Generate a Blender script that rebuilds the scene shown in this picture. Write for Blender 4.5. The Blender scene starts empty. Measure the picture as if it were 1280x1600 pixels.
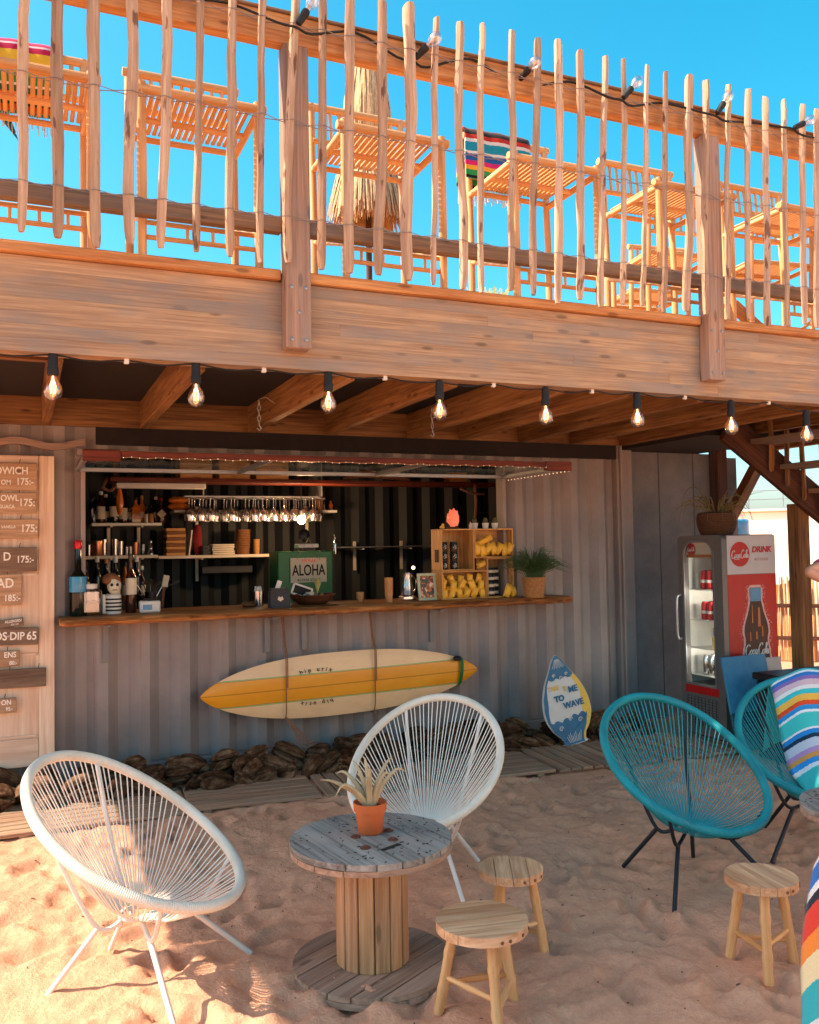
import bpy, bmesh, math, random
from mathutils import Vector as V, Matrix, noise
R = random.Random(11)
S = bpy.context.scene
COL = S.collection
rad = math.radians

# ------------------------------------------------------------------ camera, sky, sun, exposure
CAMPOS = V((0.0, -6.4, 1.58)); YAW, PITCH, ROLL = rad(23.5), rad(2.24), rad(0.99); FPX = 1380.0
_f = V((math.sin(YAW)*math.cos(PITCH), math.cos(YAW)*math.cos(PITCH), math.sin(PITCH)))
_r0 = V((math.cos(YAW), -math.sin(YAW), 0)); _u0 = _r0.cross(_f)
_r = _r0*math.cos(ROLL) - _u0*math.sin(ROLL); _u = _r0*math.sin(ROLL) + _u0*math.cos(ROLL)
cam = bpy.data.cameras.new('camera'); co = bpy.data.objects.new('camera', cam); COL.objects.link(co)
co.matrix_world = Matrix(((_r.x, _u.x, -_f.x, CAMPOS.x), (_r.y, _u.y, -_f.y, CAMPOS.y), (_r.z, _u.z, -_f.z, CAMPOS.z), (0, 0, 0, 1)))
cam.sensor_fit = 'VERTICAL'; cam.sensor_height = 36; cam.lens = 36*FPX/1600; cam.clip_start = 0.05; cam.clip_end = 2000
S.camera = co

SUN_TRAVEL = V((1.0, -0.21, -1.0)).normalized()
world = bpy.data.worlds.new('World'); S.world = world; world.use_nodes = True
wn = world.node_tree.nodes; wl = world.node_tree.links
for n in list(wn): wn.remove(n)
sky = wn.new('ShaderNodeTexSky'); sky.sky_type = 'NISHITA'; sky.sun_disc = False
sky.sun_elevation = math.asin(-SUN_TRAVEL.z); sky.sun_rotation = math.atan2(-SUN_TRAVEL.x, -SUN_TRAVEL.y)
sky.air_density = 1.0; sky.dust_density = 2.2; sky.ozone_density = 3.0
hsv = wn.new('ShaderNodeHueSaturation'); hsv.inputs['Hue'].default_value = 0.462; hsv.inputs['Saturation'].default_value = 1.45
bg = wn.new('ShaderNodeBackground'); bg.inputs['Strength'].default_value = 0.084
wo = wn.new('ShaderNodeOutputWorld')
wl.new(sky.outputs[0], hsv.inputs['Color']); wl.new(hsv.outputs[0], bg.inputs['Color']); wl.new(bg.outputs[0], wo.inputs[0])
sl = bpy.data.lights.new('sun', 'SUN'); sl.energy = 2.9; sl.angle = rad(0.5); sl.color = (1.0, 0.83, 0.64)
so = bpy.data.objects.new('sun', sl); COL.objects.link(so)
so.rotation_euler = SUN_TRAVEL.to_track_quat('-Z', 'Y').to_euler(); so.location = (-20, 5, 20)
vs = S.view_settings; vs.view_transform = 'Standard'; vs.look = 'None'; vs.gamma = 1.0; vs.exposure = 1.92
try: vs.use_curve_mapping = False
except Exception: pass
S.cycles.max_bounces = 8; S.cycles.diffuse_bounces = 5; S.cycles.glossy_bounces = 3
S.cycles.transmission_bounces = 6; S.cycles.transparent_max_bounces = 8
S.cycles.caustics_reflective = False; S.cycles.caustics_refractive = False
S.cycles.sample_clamp_indirect = 4.0

def P(x, y, Y=None, Z=None, X=None):
    """measured point of the place: the sight line through a photo pixel met with a known plane"""
    d = _f + _r*((x-640)/FPX) + _u*((800-y)/FPX)
    if Y is not None: t = (Y-CAMPOS.y)/d.y
    elif Z is not None: t = (Z-CAMPOS.z)/d.z
    else: t = (X-CAMPOS.x)/d.x
    return CAMPOS + d*t

# ------------------------------------------------------------------ materials
def lin(h):
    h = h.lstrip('#'); o = []
    for i in (0, 2, 4):
        c = int(h[i:i+2], 16)/255; o.append(c/12.92 if c <= .04045 else ((c+.055)/1.055)**2.4)
    return tuple(o)
def col4(c): return tuple(lin(c) if isinstance(c, str) else c) + (1.0,)
class NT:
    def __init__(s, name):
        s.m = bpy.data.materials.new(name); s.m.use_nodes = True; s.n = s.m.node_tree.nodes; s.l = s.m.node_tree.links
        s.b = s.n['Principled BSDF']
    def node(s, t, **kw):
        n = s.n.new('ShaderNode'+t)
        for k, v in kw.items(): setattr(n, k, v)
        return n
    def link(s, a, b): s.l.new(a, b)
    def coord(s, scale=(1, 1, 1), loc=(0, 0, 0), attr=True):
        m = s.node('Mapping'); m.inputs['Scale'].default_value = scale; m.inputs['Location'].default_value = loc
        if attr: a = s.node('Attribute', attribute_name='g'); s.link(a.outputs['Vector'], m.inputs[0])
        else: a = s.node('TexCoord'); s.link(a.outputs['Object'], m.inputs[0])
        return m.outputs[0]
    def noise(s, vec, scale=5, detail=4, rough=.55, dist=0):
        n = s.node('TexNoise'); n.inputs['Scale'].default_value = scale; n.inputs['Detail'].default_value = detail
        n.inputs['Roughness'].default_value = rough; n.inputs['Distortion'].default_value = dist; s.link(vec, n.inputs['Vector']); return n.outputs['Fac']
    def ramp(s, fac, stops, interp='LINEAR'):
        r = s.node('ValToRGB'); r.color_ramp.interpolation = interp; e = r.color_ramp.elements
        while len(e) < len(stops): e.new(0.5)
        while len(e) > len(stops): e.remove(e[-1])
        for k, (p, c) in enumerate(stops): e[k].position = p; e[k].color = col4(c)
        s.link(fac, r.inputs[0]); return r.outputs[0]
    def mix(s, fac, a, b, mode='MIX'):
        m = s.node('Mix', data_type='RGBA', blend_type=mode)
        for i, v in ((0, fac), (6, a), (7, b)):
            if hasattr(v, 'is_linked'): s.link(v, m.inputs[i])
            elif i == 0: m.inputs[0].default_value = v
            else: m.inputs[i].default_value = col4(v)
        return m.outputs[2]
    def math(s, op, a, b=0.0):
        m = s.node('Math', operation=op)
        for i, v in ((0, a), (1, b)):
            if hasattr(v, 'is_linked'): s.link(v, m.inputs[i])
            else: m.inputs[i].default_value = v
        return m.outputs[0]
    def bump(s, h, strength=.3, dist=.01):
        b = s.node('Bump'); b.inputs['Strength'].default_value = strength; b.inputs['Distance'].default_value = dist
        s.link(h, b.inputs['Height']); s.link(b.outputs[0], s.b.inputs['Normal'])
    def out(s, color=None, rough=.6, metal=0, spec=.5):
        if color is not None:
            if hasattr(color, 'is_linked'): s.link(color, s.b.inputs['Base Color'])
            else: s.b.inputs['Base Color'].default_value = col4(color)
        if hasattr(rough, 'is_linked'): s.link(rough, s.b.inputs['Roughness'])
        else: s.b.inputs['Roughness'].default_value = rough
        s.b.inputs['Metallic'].default_value = metal; s.b.inputs['Specular IOR Level'].default_value = spec
        return s.m
    def rnd(s): return s.node('ObjectInfo').outputs['Random']

def shade(c, k): return tuple(x*k for x in (lin(c) if isinstance(c, str) else c))
def plain(name, c, rough=.6, metal=0, var=.18, scale=14, bump=.08, spec=.5):
    t = NT(name); v = t.coord(); n = t.noise(v, scale, 5)
    o = t.ramp(n, [(.25, shade(c, 1-var)), (.75, shade(c, 1+var))])
    if bump: t.bump(t.noise(v, scale*4, 3), bump, .004)
    return t.out(o, rough, metal, spec)
def wood(name, dark, light, grey=None, ga=0.0, fine=60, stretch=.05, knots=True, rough=.72, bump=.25, tone=.25):
    """timber: grain runs along the first axis of the stored grain coordinate"""
    t = NT(name); v = t.coord((stretch*fine, fine, fine))
    n1 = t.noise(v, 1.0, 6, .62, .5)
    v2 = t.coord((1.1, 7, 7)); n2 = t.noise(v2, 1.0, 3, .5, .3)
    f = t.math('ADD', t.math('MULTIPLY', n1, .65), t.math('MULTIPLY', n2, .35))
    c = t.ramp(f, [(.39, dark), (.51, tuple((a+b)/2 for a, b in zip(shade(dark, 1), shade(light, 1)))), (.62, light)])
    if knots:
        vk = t.coord((3.6, 12, 12)); vo = t.node('TexVoronoi'); vo.inputs['Scale'].default_value = 1.0; vo.inputs['Randomness'].default_value = 1.0
        t.link(vk, vo.inputs['Vector'])
        k = t.ramp(vo.outputs['Distance'], [(.09, (1, 1, 1)), (.17, (0, 0, 0))])
        c = t.mix(t.math('MULTIPLY', k, .65), c, shade(dark, .35))
    if grey is not None:
        vg = t.coord((1.2, 3.0, 3.0), (5, 2, 1)); g = t.noise(vg, 1.6, 4, .6)
        g = t.ramp(g, [(.42, (0, 0, 0)), (.62, (1, 1, 1))]); c = t.mix(t.math('MULTIPLY', g, ga), c, grey)
    r = t.rnd(); c = t.mix(1.0, c, t.ramp(r, [(0, (1-tone,)*3), (1, (1.0, 1.0, 1.0))]), 'MULTIPLY')
    t.bump(n1, bump, .004)
    return t.out(c, rough, 0, .3)
def glassy(name, tint=(1, 1, 1), alpha=.25, rough=.05, edge=.6):
    """thin glass as seen in daylight: mostly clear, glossy"""
    t = NT(name); gl = t.node('BsdfGlossy'); gl.inputs['Roughness'].default_value = rough; gl.inputs['Color'].default_value = (.9, .9, .9, 1)
    tr = t.node('BsdfTransparent'); tr.inputs['Color'].default_value = col4(tint)
    lw = t.node('LayerWeight'); lw.inputs['Blend'].default_value = .35
    fac = t.math('ADD', t.math('MULTIPLY', t.math('POWER', lw.outputs['Facing'], 3.0), edge), alpha*.22)
    mx = t.node('MixShader'); t.link(fac, mx.inputs[0]); t.link(tr.outputs[0], mx.inputs[1]); t.link(gl.outputs[0], mx.inputs[2])
    o = [n for n in t.n if n.type == 'OUTPUT_MATERIAL'][0]; t.link(mx.outputs[0], o.inputs[0]); return t.m
def glow(name, c, strength, base='#ffd9b0'):
    t = NT(name); t.b.inputs['Emission Color'].default_value = col4(c); t.b.inputs['Emission Strength'].default_value = strength
    return t.out(base, .5)
def stripes(name, stops, rough=.9, freq=1.0, weave=260):
    """woven cloth: bands across the second grain axis (0..1)"""
    t = NT(name); a = t.node('Attribute', attribute_name='g'); sp = t.node('SeparateXYZ'); t.link(a.outputs['Vector'], sp.inputs[0])
    nz = t.noise(t.coord((40, 4, 4)), 1, 2); w = t.math('ADD', sp.outputs[1], t.math('MULTIPLY', t.math('SUBTRACT', nz, .5), .012))
    c = t.ramp(w, stops, 'CONSTANT')
    c = t.mix(.5, c, t.ramp(t.noise(t.coord((60, 60, 60)), 3, 2), [(.3, (.55,)*3), (.7, (1, 1, 1))]), 'MULTIPLY')
    t.bump(t.noise(t.coord((120, 120, 120)), 2, 2), .4, .004)
    t.b.inputs['Sheen Weight'].default_value = .2
    return t.out(c, rough, 0, .1)

M = {}
M['beam'] = wood('stained_glulam', '#98755a', '#c6a27e', '#8e837a', .7, 70, .03, True, .72, .25, .08)
M['pine'] = wood('warm_pine', '#a86a3c', '#dba066', None, 0, 60, .04, True, .6)
M['joist'] = wood('joist_timber', '#6e4526', '#b07e4c', None, 0, 60, .04, True, .65)
M['picket'] = wood('cleft_chestnut', '#a87c58', '#e0b88e', '#a98f7a', .35, 90, .05, False, .8, .4, .3)
M['bark'] = wood('chestnut_bark', '#5b3524', '#8a5a40', None, 0, 60, .1, False, .9)
M['bamboo'] = wood('bamboo', '#cc8d52', '#f2c08a', None, 0, 40, .03, False, .45, .1, .15)
M['greyrail'] = wood('weathered_rail', '#6b5546', '#a88362', '#857a72', .6, 60, .03, True)
M['post'] = wood('weathered_post', '#8d6b58', '#c0977c', '#9c8f88', .5, 60, .03, True)
M['door'] = wood('whitewashed_wood', '#d2ab8e', '#f2dcc4', '#dcc0a8', .5, 40, .05, False, .8, .15, .1)
M['board'] = wood('sign_board', '#a07c60', '#cfaa88', None, 0, 60, .05, True, .8)
M['darkboard'] = wood('dark_sign_board', '#5d463a', '#8f7360', '#97846f', .4, 60, .05, False, .85)
M['slab'] = wood('live_edge_slab', '#6a381c', '#cf8e52', None, 0, 46, .06, True, .5, .3)
M['deckplank'] = wood('walkway_plank', '#86644e', '#c29c7c', '#a08a78', .5, 70, .03, False, .85)
M['spooltop'] = wood('grey_spool_plank', '#6a5f56', '#aea298', '#b8aa9c', .5, 70, .04, False, .85, .4)
M['spool'] = wood('spool_stave', '#a87650', '#d9a878', '#a98a74', .35, 60, .04, True, .8)
M['spoolbase'] = wood('spool_base_plank', '#946f58', '#cba287', '#a8917f', .5, 60, .04, True, .85)
M['stool'] = wood('stool_wood', '#bd7f52', '#f0be92', '#d8a682', .3, 50, .06, False, .6)
M['crate'] = wood('crate_pine', '#b8803f', '#eab877', None, 0, 50, .05, True, .65)
M['redwood'] = wood('red_painted_wood', '#4a180c', '#7c3018', '#5a2c1c', .5, 60, .04, False, .55)
M['darkwood'] = wood('dark_stained_timber', '#3c2218', '#6a4028', None, 0, 60, .04, False, .7)
M['steelgrey'] = plain('galvanised_steel', '#9a9a9c', .45, .8, .1)
M['darkmetal'] = plain('black_metal', '#1b1d22', .45, .3, .1)
M['chrome'] = plain('polished_steel', '#c8c8c8', .2, 1, .05, bump=0)
M['black'] = plain('black_plastic', '#17161a', .5, 0, .1)
M['charcoal'] = plain('charcoal_fabric', '#3a3a3f', .8)
M['white'] = plain('white_paint', '#dcd8d0', .5, 0, .05)
M['offwhite'] = plain('offwhite_board', '#d8c9b6', .6, 0, .06)
M['red'] = plain('red_print', '#c01713', .35, 0, .08, bump=0)
M['redcan'] = plain('red_can', '#c41a1e', .25, .4, .1, bump=0)
M['teal'] = plain('teal_cord', '#0f9fb0', .45, 0, .1)
M['green'] = plain('green_box_paint', '#12713a', .45, 0, .12)
M['blue'] = plain('blue_paint', '#0a6c94', .5, 0, .25, 10)
M['yellow'] = plain('yellow_paint', '#f2c64a', .5, 0, .1)
M['yellowbag'] = plain('yellow_bag_foil', '#f4bc3c', .4, 0, .15, 20, .3)
M['terracotta'] = plain('terracotta', '#c8622f', .75, 0, .14, 10)
M['soil'] = plain('potting_soil', '#2c1d16', .95, 0, .5, 40, .6)
M['aloe'] = plain('aloe_leaf', '#b59f7a', .5, 0, .2, 20)
M['grass'] = plain('ornamental_grass', '#3f5a30', .6, 0, .3)
M['drygrass'] = plain('dry_bush', '#b8b06a', .8, 0, .25)
M['straw'] = plain('thatch_straw', '#cfa87c', .85, 0, .35, 30)
M['rope'] = plain('hemp_rope', '#8a5f45', .9, 0, .25, 60, .4)
M['basket'] = plain('wicker', '#b07c48', .8, 0, .3, 60, .5)
M['darkbasket'] = plain('dark_wicker', '#5a3a22', .85, 0, .4, 60, .5)
M['husk'] = None
M['glass'] = glassy('clear_glass', (.95, .97, .96), .3)
M['wineglass'] = glassy('wine_glass', (.97, .95, .95), 1.5, .2)
M['pane'] = glassy('window_glass', (.82, .88, .86), .15, .05, .12)
M['bulbglass'] = glassy('bulb_glass', (1.0, .80, .62), 1.1, .10)
M['bulbclear'] = glassy('clear_bulb', (1.0, .95, .92), 1.2, .08)
M['filament'] = glow('lit_filament', (1.0, .50, .2), 2.6)
M['warmglow'] = glow('lit_bulb', (1.0, .55, .25), 5)
M['fairy'] = glow('fairy_bulb', (1.0, .72, .45), .3)
M['fridgelamp'] = glow('fridge_tube', (1.0, .95, .88), 6)
M['salt'] = glow('salt_lamp', (1.0, .22, .12), .12, '#ff8a60')
M['bottlegreen'] = plain('dark_bottle_glass', '#14180f', .08, 0, .1, bump=0)
M['bottlebrown'] = plain('brown_bottle_glass', '#3a1a0c', .1, 0, .1, bump=0)
M['amber'] = plain('amber_spirit', '#b8661c', .12, 0, .15, bump=0)
M['label'] = plain('paper_label', '#d9cdb4', .7, 0, .06)
M['kraft'] = plain('kraft_card', '#c08a55', .8, 0, .1)
M['kraftdark'] = plain('brown_card', '#7d4e2a', .8, 0, .12)
M['orangecloth'] = plain('orange_cloth', '#d97a24', .9, 0, .2)
M['copper'] = plain('copper', '#b87a5a', .3, .9, .1)
M['ink'] = plain('black_ink', '#141414', .7, 0, .05, bump=0)
M['chalk'] = plain('white_lettering', '#efe8dc', .7, 0, .04, bump=0)
M['blueink'] = plain('blue_lettering', '#1a6d94', .6, 0, .1, bump=0)
M['liquidblue'] = plain('blue_bottle', '#3f8fb8', .15, 0, .15, bump=0)
M['cable'] = plain('rubber_cable', '#151213', .7, 0, .1)
M['wire'] = plain('rusty_wire', '#9a8578', .6, .5, .2)
M['skin'] = plain('skin', '#d69a78', .5, 0, .06)
M['pinkcloth'] = plain('pink_print_cloth', '#c8466a', .8, 0, .4, 60)
M['denim'] = plain('denim', '#3a4a66', .85)
M['hair'] = plain('hair', '#3a2a1e', .6)
M['cactus'] = plain('cactus_green', '#5d5a34', .8, 0, .25)
M['cream'] = plain('cream_wound_cord', '#ddd3a4', .6, 0, .08)
M['purple'] = plain('crimson_cloth', '#7d1a22', .9)
M['farwhite'] = plain('far_white_render', '#efe3d2', .85, 0, .04, 1)
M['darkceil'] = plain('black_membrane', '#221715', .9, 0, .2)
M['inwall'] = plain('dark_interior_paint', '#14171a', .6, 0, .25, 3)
M['jar'] = plain('dark_jar_print', '#1b1d22', .3, 0, .2, bump=0)
M['jarlabel'] = None

def mat_container():
    t = NT('container_paint'); v = t.coord(attr=False)
    n = t.noise(v, 1.1, 6, .65); n2 = t.noise(t.coord((14, 14, .7), attr=False), 1, 4, .6); n3 = t.noise(v, 9, 6, .7)
    c = t.ramp(n, [(.3, '#7d7674'), (.7, '#a2948e')])
    c = t.mix(t.math('MULTIPLY', t.ramp(n2, [(.5, (0, 0, 0)), (.75, (1, 1, 1))]), .35), c, '#8a6e60')
    c = t.mix(t.ramp(n3, [(.68, (0, 0, 0)), (.75, (1, 1, 1))]), c, '#96582f')
    ru = t.noise(t.coord((22, 22, 1.0), (1, 2, 3), attr=False), 1, 5, .65); c = t.mix(t.math('MULTIPLY', t.ramp(ru, [(.60, (0, 0, 0)), (.72, (1, 1, 1))]), .55), c, '#8a5636')
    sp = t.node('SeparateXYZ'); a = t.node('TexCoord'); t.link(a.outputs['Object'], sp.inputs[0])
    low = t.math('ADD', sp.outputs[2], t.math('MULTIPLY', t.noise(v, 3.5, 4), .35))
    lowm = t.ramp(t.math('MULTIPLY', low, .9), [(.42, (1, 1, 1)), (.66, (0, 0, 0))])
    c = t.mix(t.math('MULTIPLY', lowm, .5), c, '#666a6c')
    t.bump(n3, .12, .004); return t.out(c, .55, 0, .4)
M['container'] = mat_container()
def mat_flatwall():
    t = NT('grey_wall_panel'); v = t.coord((1, 1, 1), attr=False); n = t.noise(v, 2.2, 6, .7)
    return t.out(t.ramp(n, [(.3, '#5f5d60'), (.7, '#85807f')]), .6)
M['flatwall'] = mat_flatwall()
def mat_sand():
    t = NT('sand'); v = t.coord(attr=False)
    n = t.noise(v, 1.3, 5, .6); n2 = t.noise(v, 34, 6, .75); n3 = t.noise(v, 420, 2, .6); n4 = t.noise(v, 11, 5, .7, .3)
    f = t.math('ADD', t.math('MULTIPLY', n, .5), t.math('MULTIPLY', n2, .5))
    c = t.ramp(f, [(.32, '#d69878'), (.68, '#f6bc98')])
    c = t.mix(.25, c, t.ramp(n3, [(.3, (.62, .52, .46)), (.7, (1, 1, 1))]), 'MULTIPLY')
    h = t.math('ADD', t.math('ADD', t.math('MULTIPLY', n2, .75), t.math('MULTIPLY', n3, .16)), t.math('MULTIPLY', n4, .7))
    t.bump(h, .9, .022); return t.out(c, .95, 0, .1)
M['sand'] = mat_sand()
def mat_husk():
    t = NT('coconut_husk'); v = t.coord(); n = t.noise(t.coord((8, 40, 40)), 1, 5, .7); n2 = t.noise(v, 12, 4)
    c = t.ramp(t.math('ADD', t.math('MULTIPLY', n, .6), t.math('MULTIPLY', n2, .4)), [(.3, '#241209'), (.48, '#5f3f2a'), (.70, '#b08c6c')])
    c = t.mix(1, c, t.ramp(t.rnd(), [(0, (.3,)*3), (1, (1, 1, 1))]), 'MULTIPLY')
    t.bump(n, .8, .01); return t.out(c, .95, 0, .1)
M['husk'] = mat_husk()
def mat_cord(name, c, c2):
    """rim wound with cord: fine ridges along the tube"""
    t = NT(name); a = t.node('Attribute', attribute_name='g'); sp = t.node('SeparateXYZ'); t.link(a.outputs['Vector'], sp.inputs[0])
    w = t.math('SINE', t.math('MULTIPLY', sp.outputs[0], 2*math.pi/.0075)); n = t.noise(t.coord((6, 20, 20)), 1, 3)
    t.bump(w, .35, .004); return t.out(t.ramp(n, [(.3, c2), (.7, c)]), .5, 0, .35)
M['rim_white'] = mat_cord('white_wound_cord', '#f2e6d4', '#dccdb8'); M['rim_teal'] = mat_cord('teal_wound_cord', '#17939a', '#0f747c')
M['rim_cream'] = mat_cord('cream_wound_cord', '#e2d8aa', '#c8bb8a')
M['str_white'] = plain('white_cord', '#efe3d4', .45, 0, .05); M['str_teal'] = plain('teal_cord_strand', '#188c92', .4, 0, .1)
M['white_frame'] = plain('white_steel', '#ddd5ca', .4, 0, .06); M['dark_frame'] = plain('dark_steel', '#23252c', .4, .4, .1)
def mat_surf():
    """resin surfboard: g = (along, across, 0) in metres"""
    t = NT('surfboard_resin'); a = t.node('Attribute', attribute_name='g'); sp = t.node('SeparateXYZ'); t.link(a.outputs['Vector'], sp.inputs[0])
    ay = t.math('ABSOLUTE', sp.outputs[1])
    n = t.noise(t.coord((2.5, 6, 6)), 1, 5, .7)
    cream = t.ramp(n, [(.35, '#fbd3a0'), (.62, '#f0c594'), (.75, '#b98054')])
    orange = t.ramp(n, [(.3, '#ee9412'), (.7, '#f5a526')])
    c = t.ramp(t.math('MULTIPLY', ay, 5), [(0, '#c77a12'), (.012, (1, 1, 1))], 'CONSTANT')
    base = t.ramp(t.math('MULTIPLY', ay, 5), [(0, (0, 0, 0)), (.43, (1, 1, 1))], 'CONSTANT')
    o = t.mix(base, orange, cream)
    o = t.mix(t.ramp(t.math('MULTIPLY', ay, 5), [(0, (.8, .8, .8)), (.012, (0, 0, 0))], 'CONSTANT'), o, '#a8690f')
    o = t.mix(t.ramp(t.math('MULTIPLY', ay, 5), [(0, (0, 0, 0)), (.43, (1, 1, 1)), (.445, (0, 0, 0))], 'CONSTANT'), o, '#20301a')
    o = t.mix(t.ramp(t.math('MULTIPLY', ay, 5), [(0, (0, 0, 0)), (.456, (1, 1, 1)), (.482, (0, 0, 0))], 'CONSTANT'), o, '#7fb04a')
    m = t.out(o, .3, 0, .5); return m
M['surf'] = mat_surf()
M['serape_pink'] = stripes('pink_green_serape', [(0, '#e0245c'), (.30, '#f4d8dc'), (.33, '#c81e50'), (.40, '#f0c23c'), (.52, '#a8b43c'), (.62, '#2f8a4c'), (.72, '#d8e0d0'), (.75, '#1f5c40'), (.82, '#e87828'), (.9, '#28a0b4'), (.96, '#e8e0d8')])
M['serape_orange'] = stripes('orange_black_serape', [(0, '#e8642c'), (.1, '#b8341c'), (.18, '#3a1418'), (.30, '#1c1418'), (.36, '#c83020'), (.42, '#e8e0d8'), (.46, '#1a98b0'), (.56, '#e8e8e0'), (.59, '#2060a8'), (.68, '#d8287c'), (.74, '#f0b43c'), (.80, '#30a060'), (.88, '#182028'), (.94, '#1a98b0')])
M['serape_turq'] = stripes('turquoise_striped_blanket', [(0, '#3cc0c4'), (.10, '#e8ecec'), (.12, '#2a78c0'), (.15, '#8c6cb0'), (.18, '#d8b8c0'), (.23, '#e8e4e0'), (.26, '#3cc0c4'), (.30, '#f0b850'), (.35, '#e0502c'), (.385, '#3090d0'), (.42, '#e8ecec'), (.44, '#44c4c0'), (.55, '#e8e8e8'), (.565, '#2888d0'), (.60, '#203850'), (.63, '#c8ccd8'), (.70, '#b890c0'), (.74, '#d89850'), (.78, '#2c90d8'), (.82, '#e0e8ec'), (.85, '#40c0c0')])
M['serape_multi'] = stripes('multicolour_serape', [(0, '#20a8c0'), (.12, '#e8e8e8'), (.16, '#2070c0'), (.22, '#e8e8e4'), (.25, '#1c2430'), (.28, '#e03c28'), (.36, '#f08c30'), (.42, '#e8d8a8'), (.5, '#30b0b8'), (.6, '#e4e4e0'), (.66, '#e02c5c'), (.78, '#f0c0c8'), (.84, '#ece8e0')])

M['fridgegrey'] = plain('fridge_grey', '#75716d', .35, .3, .06)
M['sidewhite'] = plain('fridge_side_white', '#c9c4c2', .3, 0, .04, bump=0)
M['salmon'] = plain('faded_red_print', '#c89a94', .5, 0, .05, bump=0)
M['frost'] = plain('frost_print', '#e2b8b0', .5, 0, .25, 90, 0)
M['colaprint'] = plain('cola_bottle_print', '#2e0f0a', .4, 0, .6, 22, 0)
M['drygreen'] = plain('dry_air_plant', '#7a6a40', .7, 0, .3)
M['teal_dark'] = plain('dark_teal_paint', '#1e4a56', .6, 0, .2)
M['rust'] = plain('rusty_iron', '#6e3f2c', .8, .2, .3, 60)
M['bluecloth'] = plain('dark_teal_cloth', '#1c4a5a', .8)
def mat_sea():
    t = NT('seascape_canvas'); a = t.node('Attribute', attribute_name='g'); v = t.coord(attr=False); sp = t.node('SeparateXYZ'); t.link(v, sp.inputs[0])
    w = t.noise(t.coord((6, 1, 60), attr=False), 1, 4); n = t.noise(v, 8, 3)
    sea = t.ramp(w, [(.35, '#0d3a4c'), (.6, '#1d6a80'), (.7, '#3f8c9c')]); sk = t.ramp(n, [(.3, '#2c7ca4'), (.7, '#4a94b4')])
    return t.out(t.mix(t.ramp(sp.outputs[2], [(.27, (0, 0, 0)), (.28, (1, 1, 1))]), sea, sk), .5)
M['seacanvas'] = mat_sea()
M['litter'] = plain('dry_litter', '#5a3a2a', .9, 0, .5, 3, 0)
M['jadeframe'] = plain('pale_green_frame', '#b9c4a4', .5, 0, .1)
def mat_photo():
    t = NT('photo_print'); v = t.coord((18, 18, 18)); n = t.noise(v, 1.0, 3, .6, 1.2)
    return t.out(t.ramp(n, [(.3, '#171312'), (.45, '#5a3020'), (.52, '#c0622c'), (.6, '#d8cfc0'), (.72, '#3a4038')], 'CONSTANT'), .25)
M['photoprint'] = mat_photo()

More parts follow.
